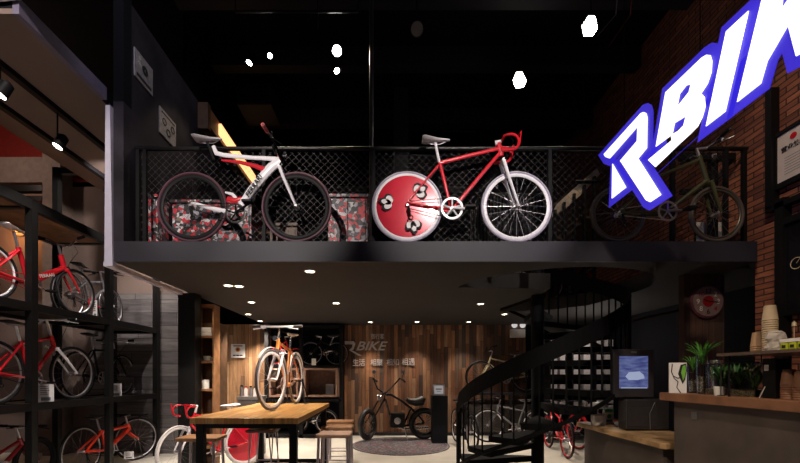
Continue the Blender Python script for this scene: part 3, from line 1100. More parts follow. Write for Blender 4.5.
# -- red track bicycle with covered rear wheel
mx = 461.5
P = lambda a, b: q(a, b, mx)
RB = [('frame', RED, [([P(439, 163), P(470, 155), P(500, 148)], .018), ([P(453, 208), P(478, 178), P(500, 152)], .018), ([P(451, 209), P(439, 160)], .016),
                      ([P(407, 204) + (-.055,), P(438, 166) + (-.02,)], .009), ([P(407, 204) + (.055,), P(438, 166) + (.02,)], .009),
                      ([P(407, 204) + (-.055,), P(451, 210) + (-.03,)], .011), ([P(407, 204) + (.055,), P(451, 210) + (.03,)], .011),
                      ([P(501, 156), P(498, 143)], .022)])]
b2 = bike('track_bicycle', 'red track bicycle with red covered rear wheel and white front wheel', ((mx - VPX) / 100, BY, LZ), 0, R=.355, wb=1.09, frame=RED, fork=WHITE, rim=WHITE, rd=.018, tw=.012,
          tyre=mat('lavender_tyre_wall', (.33, .30, .38), .6), tubes=RB, bar='drop', barc=RED, grip=RED, saddle=WSADDLE, post=WHITE, seatp=P(435, 143), seat_h=.98,
          bbx=P(451, 0)[0], bbz=.32, headx=P(501, 0)[0], head=(.82, .97), bar_h=1.0, ext=.06, bw=.11, ring_c=WHITE, rr_=.10, crank=R_(-6), spokes=24)
# the rear wheel carries a red cover with three white petal marks
rw = [c for c in b2.children if c.name.startswith('rear_wheel')][0]
for c in list(rw.children):
    if c.name.startswith('spokes'):
        bpy.data.objects.remove(c)
MB().lathe([(0, -.026), (.02, -.026), (.305, -.012), (.305, .012), (.02, .026), (0, .026)], n=48, axis='y').build('disc_cover', mat('glossy_red_cover', (.52, .008, .03), .25, .1, .06, coat=.6), rw)
def petal(px_, py_, ang, s):
    cx, cz = (px_ - 407) / 100, (204 - py_) / 100
    out = MB()
    for da, l, wd in ((-.75, .050, .020), (0, .062, .017), (.75, .050, .020)):
        a = ang + da
        ax, az = math.cos(a), math.sin(a)
        pts = []
        for i in range(12):
            t = 2 * math.pi * i / 12
            u, v = l * .55 + l * .5 * math.cos(t), wd * math.sin(t)
            pts.append((cx + s * (u * ax - v * az), cz + s * (u * az + v * ax)))
        out.prism(pts, -.032, -.026, 'y')
    return out


for k, (x, y, a) in enumerate(((419, 190, .6), (388, 201, 2.9), (413, 223, 4.9))):
    pp = petal(x - 4 * math.cos(a), y + 4 * math.sin(a), a, 2.1).build('black_petals', INK, rw, False)
    petal(x - 4 * math.cos(a), y + 4 * math.sin(a), a, 1.65).build('white_petals', PAPER, pp, False)
    for c in pp.children:
        c.location = (0, -.002, 0)

# -- small-wheeled olive bicycle on the right
b3 = bike('small_wheel_bicycle', 'dark olive bicycle with small wheels under the glowing sign', ((666 - VPX) / 100, BY, LZ), 0, R=.28, wb=.98, frame=OLIVE, rim=mat('dark_bronze_rim', (.06, .05, .04), .4, .5), rd=.012, tw=.017,
          tyre=mat('brown_tyre', (.05, .035, .028), .7), bar='flat', barc=CHROME, bbx=-.03, bbz=.29, headx=.40, head=(.60, .86), seat_h=.82, bar_h=.93, step=False, ring_c=STEEL, rr_=.09, guard=CREAM, lamp=True, crank=R_(0), fr=.019)

# ------------------------------------------------------------------ three-bay bicycle rack on the left
XF, XB = -3.9, -4.62
g = thing('bicycle_rack', 'tall black steel rack of three decks holding bicycles along the left', 'rack', (0, 0, 0))
W_ = .075
def bar3(n, x0, x1, y0, y1, z0, z1, m=SATIN):
    return bx(x0, x1, y0, y1, z0, z1).build(n, m, g, False)
YS = [2.95, 4.13, 5.28, 6.36]
for i, y in enumerate(YS):
    top = 3.25 if i in (0, 1) else (4.22 if i == 2 else 3.0)
    bar3('post', XF, XF + W_, y - W_ / 2, y + W_ / 2, 0, top)
    bar3('post', XB, XB + W_, y - W_ / 2, y + W_ / 2, 0, top)
    for z in (1.045, 2.13, 3.25):
        if z < top + .01:
            bar3('cross_bar', XB + W_, XF, y - W_ / 2 + .01, y + W_ / 2 - .01, z - .09, z - .005)
bar3('cross_bar', XB + W_, XF, 5.25, 5.31, 4.14, 4.22)
bar3('top_rail', XF, XF + W_ - .01, 5.31, 6.5, 3.93, 4.0)
for z in (1.045, 2.13):
    for y0, y1 in zip(YS[:-1], YS[1:]):
        bar3('front_rail', XF + .005, XF + W_ - .005, y0 + W_ / 2, y1 - W_ / 2, z - .085, z)
        bar3('rear_rail', XB + .005, XB + W_ - .005, y0 + W_ / 2, y1 - W_ / 2, z - .085, z)
for y0, y1 in zip(YS[:2], YS[1:3]):
    bar3('front_rail', XF + .005, XF + W_ - .005, y0 + W_ / 2, y1 - W_ / 2, 3.14, 3.25)
    bar3('rear_rail', XB + .005, XB + W_ - .005, y0 + W_ / 2, y1 - W_ / 2, 3.14, 3.25)
    bar3('top_deck', XB + W_, XF, y0 + .05, y1 - .05, 3.17, 3.2, WOODB)
for z in (1.0, 2.085):
    for y0, y1 in zip(YS[:-1], YS[1:]):
        bar3('deck', XB + W_, XF, y0 + .04, y1 - .04, z - .0, z + .025, mat('dark_deck_board', (.05, .04, .035), .6))
D1, D2 = 1.026, 2.111

PI = math.pi
bike('city_bicycle', 'red city bicycle with white handlebar on the top deck of the rack', (-4.03, 4.38, D2), R_(88), R=.30, wb=1.04, frame=RED, rim=STEEL, rd=.010, tw=.018, bar='riser', barc=CHROME, mud=None,
     saddle=WSADDLE, seat_h=.80, head=(.56, .72), step=True, bbz=.26, fr=.026, guard=RED, sr=.0014)
bike('road_bicycle', 'dark bicycle with red calliper parts at the far end of the top deck', (-4.36, 5.6, D2), R_(96), R=.32, wb=.92, frame=GREYP, fork=WHITE, rim=STEEL, rd=.010, tw=.012, bar='flat', seat_h=.76, head=(.55, .70), ring_c=RED, sr=.0014)
b4 = bike('mountain_bicycle', 'red mountain bicycle with a white fork on the middle deck', (-4.03, 4.38, D1), R_(90), R=.345, wb=1.0, frame=RED, fork=WHITE, rim=STEEL, rd=.012, tw=.018, bar='flat', barc=WHITE, seat_h=.86, head=(.66, .80), headx=.22, bar_h=.98, post=WHITE, sr=.0014, fr=.022)
text('frame_lettering', 'RADAR', .05, PAPER, (.27, .024, .60), (-1, 0, .35), (0, 0, 1), b4, .001)
b5 = bpy.data.objects['city_bicycle']
for c_ in b5.children:
    if c_.name.startswith('rear_wheel'):
        c_.data.materials[0] = WHITE
text('frame_lettering', 'FERRARI', .055, PAPER, (.0, -.03, .36), (1, 0, .35), (0, 0, 1), b5, .001, fat=.001)
bike('hybrid_bicycle', 'black bicycle on the middle deck at the far end of the rack', (-4.33, 5.78, D1), R_(94), R=.33, wb=.98, frame=BLACK, rim=STEEL, rd=.010, tw=.014, bar='flat', barc=WHITE, seat_h=.88, head=(.60, .74), sr=.0014)
bike('bmx_bicycle', 'bright red bicycle with black saddle on the floor of the rack', (-4.0, 5.52, 0), R_(88), R=.34, wb=1.04, steer=R_(-26), frame=mat('bright_red_orange', (.62, .035, .012), .3), fork=mat('bright_red_orange'), rim=STEEL, rd=.010, tw=.016, bar='flat', seat_h=.74, head=(.50, .60), fr=.028, sr=.0014)
bike('kids_bicycle', 'dark red bicycle with thick black tyres on the floor at far left', (-4.38, 4.30, 0), R_(90), R=.29, wb=.86, frame=DRED, rim=BLACK, rd=.012, tw=.026, bar='flat', seat_h=.62, head=(.5, .6), fr=.022)


def price_card(label, loc, rz, h=.2, w=.11):
    g = thing('price_card', label, 'card', loc, rz)
    o = bx(-w / 2, w / 2, -.003, .003, 0, h).build('card', PAPER, g, False)
    for k in range(5):
        bx(-w * .36, w * (.1 + .06 * (k % 3)), -.0045, -.003, h * (.85 - k * .1), h * (.88 - k * .1)).build('printed_line', INK, o, False)
    bx(-w * .3, w * .3, -.0045, -.003, h * .12, h * .3).build('printed_block', GREYP, o, False)
    bx(-w / 2, w / 2, 0, .05, 0, .006).build('foot', PAPER, g, False)


def rk(px_, z, x=-3.94):
    return (x, FOC * -x / (VPX - px_), z)


price_card('white price card leaning at the red mountain bicycle on the middle deck', rk(46, D1, -3.96), R_(20), .22, .15)
price_card('white price card before the black bicycle on the middle deck', rk(116, D1, -3.96), R_(20), .20, .14)
price_card('narrow white price card near the front wheel on the top deck', rk(95, D2, -3.99), R_(20), .26, .05)
price_card('small white tag card inside the wheel of the bright red bicycle', rk(129, .10, -3.84), R_(10), .11, .13)

# ------------------------------------------------------------------ high wooden table, bicycle on it, stools
TZ = .95
g = thing('high_table', 'long high table with honey wood top and black steel frame', 'table', (-1.33, 4.48, 0))
o = bx(-.505, .505, -.95, .95, TZ - .055, TZ).build('table_top', WOODT, g, False, .004)
o.rotation_euler = (0, 0, 0)
for sx_ in (-.44, .44):
    for sy_ in (-.86, .86):
        bx(sx_ - .035, sx_ + .035, sy_ - .035, sy_ + .035, 0, TZ - .055).build('leg', BLACK, g, False, .003)
for sx_ in (-.44, .44):
    bx(sx_ - .02, sx_ + .02, -.825, .825, TZ - .105, TZ - .055).build('apron', BLACK, g, False)
for sy_ in (-.86, .86):
    bx(-.405, .405, sy_ - .02, sy_ + .02, TZ - .105, TZ - .055).build('apron', BLACK, g, False)
bx(-.405, .405, .84, .88, .12, .17).build('foot_bar', BLACK, g, False)
for sx_ in (-.44, .44):
    bx(sx_ - .02, sx_ + .02, -.825, .825, .12, .17).build('foot_bar', BLACK, g, False)
ROSE = mat('pale_pink_white', (.80, .74, .76), .3, 0, .04, coat=.3)
bt = bike('touring_bicycle', 'white and orange bicycle standing on the long wooden table', (-1.265, 4.73, TZ), R_(-92), R=.345, wb=.98, frame=ORANGE, fork=ROSE, rim=ROSE, rd=.020, tw=.014, bar='flat', barc=WHITE, grip=LEATHER,
     saddle=WSADDLE, seat_h=.90, head=(.66, .82), bar_h=.95, steer=R_(-10), mud=ROSE, lamp=True, tyre=mat('grey_tyre', (.10, .09, .10), .6), stand=True, post=CHROME, fr=.019)
MB().box(-.28, -.02, -.06, .06, .55, .57).build('carrier', CHROME, bt, False) if False else None


def stool(label, x, y, rz, sw=.40, sd=.30, h=.65, m=WOODB, hair=False):
    g = thing('bar_stool', label, 'stool', (x, y, 0), rz, 'stools around the high table')
    bx(-sw / 2, sw / 2, -sd / 2, sd / 2, h - .04, h).build('seat', m, g, False, .008)
    lm = mat('pale_lilac_steel', (.42, .37, .42), .35, .6)
    for sx_ in (-1, 1):
        for sy_ in (-1, 1):
            if hair:
                MB().tube([(sx_ * sw * .30, sy_ * sd * .4, h - .04), (sx_ * sw * .46, sy_ * sd * .5, .0), (sx_ * sw * .38, sy_ * sd * .5, .0), (sx_ * sw * .42, sy_ * sd * .3, h - .04)], .007, 6).build('leg', lm, g)
            else:
                MB().tube([(sx_ * sw * .40, sy_ * sd * .38, h - .04), (sx_ * sw * .44, sy_ * sd * .44, 0)], .017, 8).build('leg', lm, g)
    MB().tube([(-sw * .43, -sd * .42, .2), (sw * .43, -sd * .42, .2)], .009, 6).build('foot_rest', lm, g)
    MB().tube([(-sw * .43, sd * .42, .2), (sw * .43, sd * .42, .2)], .009, 6).build('foot_rest', lm, g)
    return g


BR2 = mat('tan_padded_seat', (.34, .20, .14), .55, 0, .1)
stool('tan topped bar stool nearest of the three right of the table', -.64, 4.62, 0, .42, .34, m=BR2)
stool('wooden bar stool second of the three right of the table', -.68, 5.25, 0, .42, .30, m=WOODB)
stool('wooden bar stool farthest of the three right of the table', -.72, 5.85, 0, .40, .28, m=WOODB)
stool('wooden bar stool left of the table before the red disc wheel', -2.12, 4.35, 0, .46, .30, m=WOODB)
stool('bar stool with thin hairpin legs seen under the wooden table', -1.62, 5.0, 0, .36, .34, m=WOODD, hair=True)
stool('hairpin-legged bar stool behind the left table leg, farther back', -2.22, 5.1, 0, .36, .3, m=WOODB, hair=True) if False else None

# red drop-bar bicycle parked left of the table
bike('fixed_gear_bicycle', 'red drop-bar bicycle with white front wheel parked left of the table', (-2.44, 5.36, 0), R_(180 + 52), R=.345, wb=.98, frame=RED, fork=WHITE, rim=WHITE, rd=.018, tw=.013, bar='drop', barc=RED, grip=RED,
     saddle=WSADDLE, seat_h=.88, head=(.66, .84), bar_h=.93, tyre=mat('white_tyre', (.5, .47, .48), .6), disc=mat('glossy_red_cover'), post=WHITE, steer=R_(22))

# ------------------------------------------------------------------ wooden cup cabinet, lit shelf and plank wall picture
g = thing('wooden_shelf_unit', 'tall narrow walnut shelf unit beside the black column', 'shelf', (-2.60, 5.42, 0))
bx(-.13, -.11, 0, .2, 0, 2.36).build('side_panel', WOODB, g, False)
bx(.11, .13, 0, .2, 0, 2.36).build('side_panel', WOODB, g, False)
bx(-.11, .11, .18, .2, 0, 2.36).build('back_panel', WOODD, g, False)
for z in (1.12, 1.52, 1.88, 2.33, .75, .3):
    bx(-.11, .11, .0, .18, z, z + .03).build('shelf', WOODB, g, False)
spot((-2.56, 5.2, 2.4), (-2.56, 5.6, 1.4), 6, 70, WARM)
g = thing('napkin_stack', 'white stack of folded napkins on the upper cabinet shelf', 'napkins', (-2.60, 5.52, 1.91))
bx(-.09, .09, -.08, .08, 0, .05).build('lower_pack', PAPER, g, False, .006)
bx(-.085, .085, -.08, .075, .052, .12).build('upper_pack', PAPER, g, False, .006)
def cup(label, loc, r=.04, h=.06, saucer=True, grp=None):
    g = thing('coffee_cup', label, 'cup', loc, 0, grp)
    MB().lathe([(0, .004), (r * .55, .004), (r * .6, .0), (r * .95, h * .7), (r, h), (r * .92, h), (r * .85, h * .6), (0, .01)], n=18).build('bowl', WHT, g)
    MB().tube([(r * .9, 0, h * .75), (r * 1.4, 0, h * .7), (r * 1.35, 0, h * .35), (r * .8, 0, h * .3)], .006, 6).build('handle', WHT, g)
    if saucer:
        MB().lathe([(0, -.004), (r, -.004), (r * 1.7, .008), (r * 1.7, .011), (r, .0), (0, .0)], n=20).build('saucer', WHT, g)
    return g


cup('white coffee cup on its saucer on the middle cabinet shelf', (-2.61, 5.51, 1.555), .052, .07)
g = thing('white_canister', 'white canister on the lower cabinet shelf', 'canister', (-2.63, 5.51, 1.15))
MB().lathe([(0, 0), (.05, 0), (.052, .11), (.045, .12), (0, .12)], n=18).build('body', WHT, g)
MB().lathe([(.046, .12), (.046, .13), (0, .135)], n=18).build('lid', PAPER, g)
# pale counter below the cabinet with magazines
g = thing('side_counter', 'pale stone side counter below the walnut shelf unit', 'counter', (-2.28, 6.1, 0))
bx(-.14, .2, 0, .5, .95, 1.0).build('counter_top', mat('pale_stone', (.16, .145, .14), .5), g, False)
bx(-.12, .18, .02, .48, .0, .95).build('body', mat('pale_stone'), g, False)
for k, (x, c) in enumerate(((-.10, .06), (-.03, .045), (.05, .05), (.12, .04))):
    t = thing('condiment_jar', ('first', 'second', 'third', 'fourth')[k] + ' small jar from the left on the pale side counter', 'jar', (-2.28 + x, 6.22, 1.0), 0, 'jars on the side counter')
    MB().lathe([(0, 0), (.028, 0), (.028, .07 + c), (.018, .085 + c), (.018, .1 + c)], n=14).build('body', PAPER if k % 2 else STEEL, t)
    MB().lathe([(.02, .1 + c), (.02, .12 + c), (0, .12 + c)], n=12).build('lid', RED if k == 1 else BLACK, t)
g = thing('lit_display_case', 'narrow display case glowing bluish white behind the walnut shelf', 'display case', (-2.99, 6.62, 0))
bx(-.14, .07, .25, .28, .9, 2.2).build('back_panel', emit('cool_panel', (.62, .72, 1), .75), g, False)
for z in (.87, 1.2, 1.53, 1.86, 2.2):
    bx(-.15, .08, -.02, .28, z, z + .03).build('shelf', BLACK, g, False)
bx(-.17, -.14, -.02, .28, 0, 2.25).build('side_panel', BLACK, g, False)
bx(.07, .09, -.02, .28, 0, 2.25).build('side_panel', WOODD, g, False)
for k in range(4):
    t = thing('display_bottle', 'dark bottle on the ' + ('lowest', 'second', 'third', 'top')[k] + ' shelf of the glowing display case', 'bottle', (-2.97, 6.75, .90 + .33 * k), 0, 'bottles in the glowing display case')
    MB().lathe([(0, 0), (.04, 0), (.04, .13), (.015, .18), (.015, .22), (0, .22)], n=12).build('body', mat('dark_bottle', (.03, .03, .04), .2), t)
g = thing('framed_picture', 'small framed print with an orange cup on the pale plank wall', 'picture', (-3.28, 8.38, 1.88))
bx(-.15, .15, -.02, .0, -.15, .15).build('frame', PAPER, g, False)
MB().lathe([(.0, -.027), (.055, -.027), (.055, -.02)], (0, 0, .03), 18, 'y').build('printed_cup', ORANGE, g)
MB().lathe([(.0, -.031), (.032, -.031), (.032, -.027)], (0, 0, .03), 18, 'y').build('printed_coffee', WOODD, g)
for k in range(3):
    bx(-.11 + k * .075, -.05 + k * .075, -.024, -.02, -.11, -.085).build('printed_line', INK, g, False)
bx(-.1, .1, -.024, -.02, .10, .12).build('printed_line', INK, g, False)

# ------------------------------------------------------------------ black display wall unit between the plank walls
BX0, BX1 = -2.58, -.98
g = thing('display_shelving', 'black open shelving with framed wooden niches and bicycles', 'shelving', (0, 8.12, 0))
for x in (BX0, -1.84, BX1):
    bx(x - .04, x + .04, 0, .08, 0, 2.40).build('post', BLACK, g, False)
bx(BX0, BX1, 0, .45, 2.36, 2.42).build('top_board', BLACK, g, False)
bx(BX0, BX1, 0, .45, 1.52, 1.56).build('shelf', BLACK, g, False)
bx(BX0, BX1, 0, .45, .78, .84).build('shelf', BLACK, g, False)
bx(BX0, BX1, 0, .45, .02, .08).build('shelf', BLACK, g, False)
NICH = mat('pink_brown_wood', (.30, .17, .12), .5, 0, .2)
for x0, x1 in ((-2.52, -1.90), (-1.78, -1.06)):
    f = MB()
    f.box(x0, x1, -.01, .4, 1.46, 1.50).box(x0, x1, -.01, .4, .88, .92).box(x0, x0 + .04, -.01, .4, .92, 1.46).box(x1 - .04, x1, -.01, .4, .92, 1.46)
    f = f.build('niche', NICH, g, False)
    bx(x0 + .04, x1 - .04, .36, .39, .92, 1.46).build('niche_back', mat('niche_back_wood', (.11, .05, .03), .6, 0, .3), f, False)
t = thing('shoe_box', 'small pale box standing in the right wooden niche', 'box', (-1.24, 8.24, .92))
bx(-.09, .09, 0, .12, 0, .2).build('box', GREYP, t, False)
bx(-.092, .092, -.002, .122, .2, .23).build('lid', mat('pale_lid', (.2, .18, .18), .6), t, False)
bike('folding_bicycle', 'black bicycle on the top shelf of the black shelving', (-1.38, 8.3, 1.56), R_(184), R=.26, wb=.56, frame=BLACK, rim=STEEL, rd=.008, tw=.012, bar='flat', seat_h=.62, head=(.44, .56), bar_h=.62, bbx=-.04, rr_=.06)
bike('red_bicycle', 'dark red bicycle on the top left shelf behind the table bicycle', (-2.23, 8.3, 1.56), R_(0), R=.20, wb=.46, frame=RED, rim=RED, rd=.012, tw=.014, bar='riser', seat_h=.6, head=(.42, .56), bar_h=.62, bbx=-.04, rr_=.06)
bike('mountain_bicycle', 'dark bicycle at the bottom of the shelving, right of the table', (-1.62, 8.18, .08), R_(170), R=.27, wb=.66, frame=BLACK, rim=STEEL, rd=.012, tw=.02, bar='flat', seat_h=.6, head=(.42, .52), bar_h=.58, bbx=-.04, rr_=.06)
t = thing('price_card', 'small white card at the wheel on the top shelf of the shelving', 'card', (-1.56, 8.10, 1.56))
bx(-.045, .045, 0, .006, 0, .14).build('card', PAPER, t, False)
bx(-.02, .02, .006, .05, 0, .006).build('foot', PAPER, t, False)

# ------------------------------------------------------------------ metal lettering on the plank wall
LM = mat('brushed_letter_metal', (.50, .46, .46), .4, .3)
def wall_text(label, body, px_, py_, wpx, hpx, shear=0, fat=0, m=LM):
    k = FOC / 8.48
    t = thing('wall_lettering', label, 'lettering', ((px_ - VPX) / k, 8.47, CZ + (VPY - py_) / k))
    text('letters', body, hpx / k * 1.38, m, (0, 0, 0), (1, 0, 0), (0, 0, 1), t, .006, shear, fat=fat, width=wpx / k)
    return t


t = wall_text('large slanted silver capital letters on the dark plank wall', 'BIKE', 355.5, 350.2, 31.5, 9.0, .35, .004)
k = FOC / 8.48
curve_mesh('letter_r', [[(-.36, .20), (-.16, .20), (-.12, .15), (-.16, .02), (-.20, .0), (.02, -.12), (-.06, -.12), (-.26, .0), (-.20, .06), (-.18, .13), (-.36, .13)]], .006, LM, frame_mat((.12, 0, .0), (1, 0, 0), (0, 0, 1)), 0, t)
wall_text('small silver characters above the slanted capitals on the plank wall', '御行客', 371, 338.6, 13, 4.2)
wall_text('first pair of silver characters in the row under the capitals', '生活', 352.5, 365.3, 12, 5.4)
wall_text('second pair of silver characters in the row under the capitals', '相聚', 370.5, 365.3, 12, 5.4)
wall_text('third pair of silver characters in the row under the capitals', '相知', 386.5, 364.9, 12, 5.4)
wall_text('last pair of silver characters in the row under the capitals', '相遇', 401.5, 364.6, 13, 5.6)

# ------------------------------------------------------------------ chopper bicycle on its round mat, display pedestal
g = thing('round_mat', 'round grey patterned mat under the black chopper bicycle', 'mat', (.26, 7.28, 0))
MB().lathe([(0, .0), (.93, 0), (.93, .012), (0, .012)], n=60).build('carpet', collage('mat_pattern', 9, [(.06, .055, .06), (.10, .09, .10), (.035, .03, .035), (.08, .06, .065), (.13, .12, .13), (.14, .03, .04), (.05, .05, .05)], .9), g)
MB().ring((0, 0, .012), .90, .012, .004, 60, 6, axis='z').build('border', GREYP, g)
CH = mat('gloss_black', (.012, .012, .013), .18, .2, .05, coat=.5)
FT = mat('fat_tyre', (.014, .013, .014), .5)
g = thing('chopper_bicycle', 'black chopper bicycle with high handlebar and fat tyres on the round mat', 'bicycle', (.20, 7.87, .012), R_(187))
fw = MB().ring((0, 0, 0), .235, .028, .04, 40, 8).build('front_wheel', CH, g)
fw.location = (.60, 0, .33)
fw.rotation_euler = (0, 0, R_(54))
MB().ring((0, 0, 0), .285, .045, .05, 40, 10).build('tyre', FT, fw)
mb = MB()
for k in range(18):
    a = 2 * PI * k / 18
    mb.tube([(0, .03 * (-1) ** k, 0), (.22 * math.cos(a), 0, .22 * math.sin(a))], .002, 3)
mb.build('spokes', SPOKE, fw, False)
rw2 = MB().ring((0, 0, 0), .22, .03, .05, 40, 8).build('rear_wheel', CH, g)
rw2.location = (-.58, 0, .33)
MB().ring((0, 0, 0), .275, .055, .065, 40, 10).build('tyre', FT, rw2)
mb = MB()
for k in range(18):
    a = 2 * PI * k / 18
    mb.tube([(0, .03 * (-1) ** k, 0), (.21 * math.cos(a), 0, .21 * math.sin(a))], .002, 3)
mb.build('spokes', SPOKE, rw2, False)
MB().tube([(.22, 0, .93), (.12, 0, .93), (-.1, 0, .80), (-.33, 0, .62), (-.52, 0, .42), (-.58, 0, .33)], .024, 8).tube([(.24, 0, .84), (.16, 0, .55), (.02, 0, .36), (-.14, 0, .28), (-.58, 0, .33)], .022, 8).tube([(-.3, 0, .65), (-.14, 0, .28)], .018, 8).build('frame', CH, g)
for s in (1, -1):
    MB().tube([(.60 - s * .05, s * .08, .33), (.30 - s * .04, s * .08, .86), (.24, s * .06, .98)], .016, 8).build('fork_leg', SATIN, g)
for s in (1, -1):
    MB().tube([(.60 - s * .045, s * .075, .36), (.42 - s * .045, s * .075, .66)], .006, 6).build('fork_spring', CHROME, g)
h = MB().tube([(.04, -.36, 1.20), (.20, -.34, 1.27), (.28, -.16, 1.05), (.25, -.05, .98), (.25, .05, .98), (.28, .16, 1.05), (.20, .34, 1.27), (.04, .36, 1.20)], .016, 8).build('handlebar', CH, g)
h.matrix_local = Matrix.Translation((.25, 0, 0)) @ Matrix.Rotation(R_(48), 4, 'Z') @ Matrix.Translation((-.25, 0, 0))
for s in (1, -1):
    MB().tube([(.03, s * .36, 1.195), (.13, s * .35, 1.24)], .022, 8).build('grip', LEATHER, h)
    MB().tube([(.14, s * .35, 1.24), (.12, s * .37, 1.36)], .006, 6).lathe([(0, -.006), (.045, -.006), (.045, .006), (0, .006)], (.12, s * .37, 1.40), 12, 'x').build('mirror', CHROME, h)
MB().lathe([(0, -.05), (.04, -.04), (.065, .03), (.06, .045), (0, .04)], (.36, 0, .88), 16, 'x').build('head_lamp', CHROME, g)
sd = MB()
sd.tube([(-.20, 0, .84), (-.28, 0, .79), (-.40, 0, .77), (-.52, 0, .80), (-.57, 0, .87)], [.04, .06, .085, .10, .06], 10)
sd.build('saddle', LEATHER, g)
MB().box(-.16, .14, -.11, .11, .26, .56).build('engine_block', SATIN, g, False, .02)
MB().lathe([(.0, -.12), (.07, -.12), (.07, .12), (0, .12)], (.0, 0, .40), 16, 'y').build('engine_cover', CHROME, g)
MB().ring((0, 0, 0), .355, .006, .07, 20, 6, R_(-10), R_(150)).build('rear_mudguard', CH, g).location = (-.58, 0, .33)
MB().tube([(.12, -.12, .30), (-.2, -.14, .2), (-.7, -.14, .22)], [.02, .024, .03], 8).build('exhaust', CHROME, g)
MB().tube([(-.14, .1, .26), (-.2, .2, .0)], .01, 6).build('kick_stand', STEEL, g)

g = thing('display_pedestal', 'black display pedestal with a small sign beside the chopper', 'pedestal', (1.04, 7.60, 0))
bx(-.15, .15, -.15, .15, 0, .94).build('column', BLK2, g, False, .003)
t = thing('acrylic_sign', 'small white sign in a clear stand on the black pedestal', 'sign', (1.02, 7.57, .94))
bx(-.11, .13, -.004, .004, 0, .22).build('acrylic_stand', mat('clear_acrylic', (.30, .30, .32), .15), t, False)
o = bx(-.08, .10, -.008, -.004, .03, .20).build('card', emit('glowing_card', (.62, .60, .62), .35), t, False)  # card given a faint glow so it looks lit
bx(-.05, .07, -.010, -.008, .12, .14).build('printed_line', INK, o, False)
bx(-.03, .05, -.010, -.008, .08, .09).build('printed_line', GREYP, o, False)

# emergency lamp with two heads
g = thing('emergency_light', 'white twin-head emergency light high on the plank wall', 'emergency light', (2.90, 8.4, 2.20))
bx(-.16, .16, 0, .09, -.02, .16).build('housing', WHT, g, False, .01)
for s in (-.09, .09):
    MB().lathe([(0, -.03), (.06, -.025), (.065, .0), (.03, .05), (0, .05)], (s, -.02, .25), 14, 'y').build('lamp_head', emit('soft_lamp', (.9, .87, .85), .55), g)

# ------------------------------------------------------------------ spiral staircase
g = thing('spiral_staircase', 'black steel spiral staircase rising through the mezzanine opening', 'staircase', (SX, SY, 0))
RISE = FZ / 14
PITCH = 3.1
ST0 = R_(172)
SBLK = mat('stair_black', (.003, .003, .004), .7, spec=.15)


def helix_z(a):
    return .10 + (a - R_(180)) / (2 * PI) * PITCH


MB().lathe([(.085, 0), (.085, 3.6), (.0, 3.62)], n=20).build('centre_pole', SBLK, g)
MB().lathe([(.16, 0), (.16, .02), (.0, .02)], n=20).build('base_plate', SBLK, g)
NT = 13
for k in range(NT):
    a0 = ST0 + k * RISE / PITCH * 2 * PI
    da = RISE / PITCH * 2 * PI * 1.08
    z = .10 + (k + 0.6) * RISE
    pts = [(.07 * math.cos(a0), .07 * math.sin(a0))]
    for i in range(6):
        a = a0 + da * i / 5
        pts.append((SR * .97 * math.cos(a), SR * .97 * math.sin(a)))
    pts.append((.07 * math.cos(a0 + da), .07 * math.sin(a0 + da)))
    MB().prism(pts, z - .075, z, 'z').build('tread', SBLK, g, False)
    for j in (0, 1, 2):
        a = a0 + da * (.15 + .31 * j)
        zt = helix_z(a) + .86
        MB().tube([(SR * math.cos(a), SR * math.sin(a), z - .03), (SR * math.cos(a), SR * math.sin(a), zt)], .011, 6).build('baluster', SBLK, g)
# wide sheet-steel handrail and outer string follow the helix
def ribbon(a0, a1, lo, hi, r0, r1, n=60):
    vs, fs = [], []
    for i in range(n + 1):
        a = a0 + (a1 - a0) * i / n
        z = helix_z(a)
        for r, h in ((r0, lo), (r1, lo), (r1, hi), (r0, hi)):
            vs.append((r * math.cos(a), r * math.sin(a), z + h))
    for i in range(n):
        for k in range(4):
            l = (k + 1) % 4
            fs.append((i * 4 + k, i * 4 + l, i * 4 + 4 + l, i * 4 + 4 + k))
    fs.append((0, 3, 2, 1))
    fs.append((n * 4, n * 4 + 1, n * 4 + 2, n * 4 + 3))
    return MB().add(vs, fs)


A1 = ST0 + NT * RISE / PITCH * 2 * PI
ribbon(ST0, A1, .76, .98, SR - .012, SR + .012).build('handrail', SBLK, g, False)
ribbon(ST0, A1, -.03, .02, SR - .03, SR - .005).build('string', SBLK, g, False)
MB().tube([(SR * math.cos(ST0), SR * math.sin(ST0), 0), (SR * math.cos(ST0), SR * math.sin(ST0), .95)], .028, 8).build('newel_post', SBLK, g)
# things seen through the floor opening
g = thing('white_bench', 'pale wooden-framed bench glimpsed through the floor opening', 'bench', (2.68, 7.0, FZ))
bx(-.36, .30, 0, .4, .48, .88).build('body', mat('pale_bench', (.33, .27, .26), .6, 0, .2), g, False)
for x in (-.34, .26):
    bx(x, x + .04, .0, .04, 0, .48).build('leg', WOODB, g, False)
    bx(x, x + .04, .36, .4, 0, .48).build('leg', WOODB, g, False)
bike('road_bicycle', 'red bicycle glimpsed upstairs through the floor opening', (3.35, 6.9, FZ), R_(170), R=.33, wb=.9, frame=RED, rim=STEEL, bar='flat', seat_h=.85)
spot((3.0, 6.2, 5.8), (3.0, 6.9, 3.2), 60, 36, NEUT)

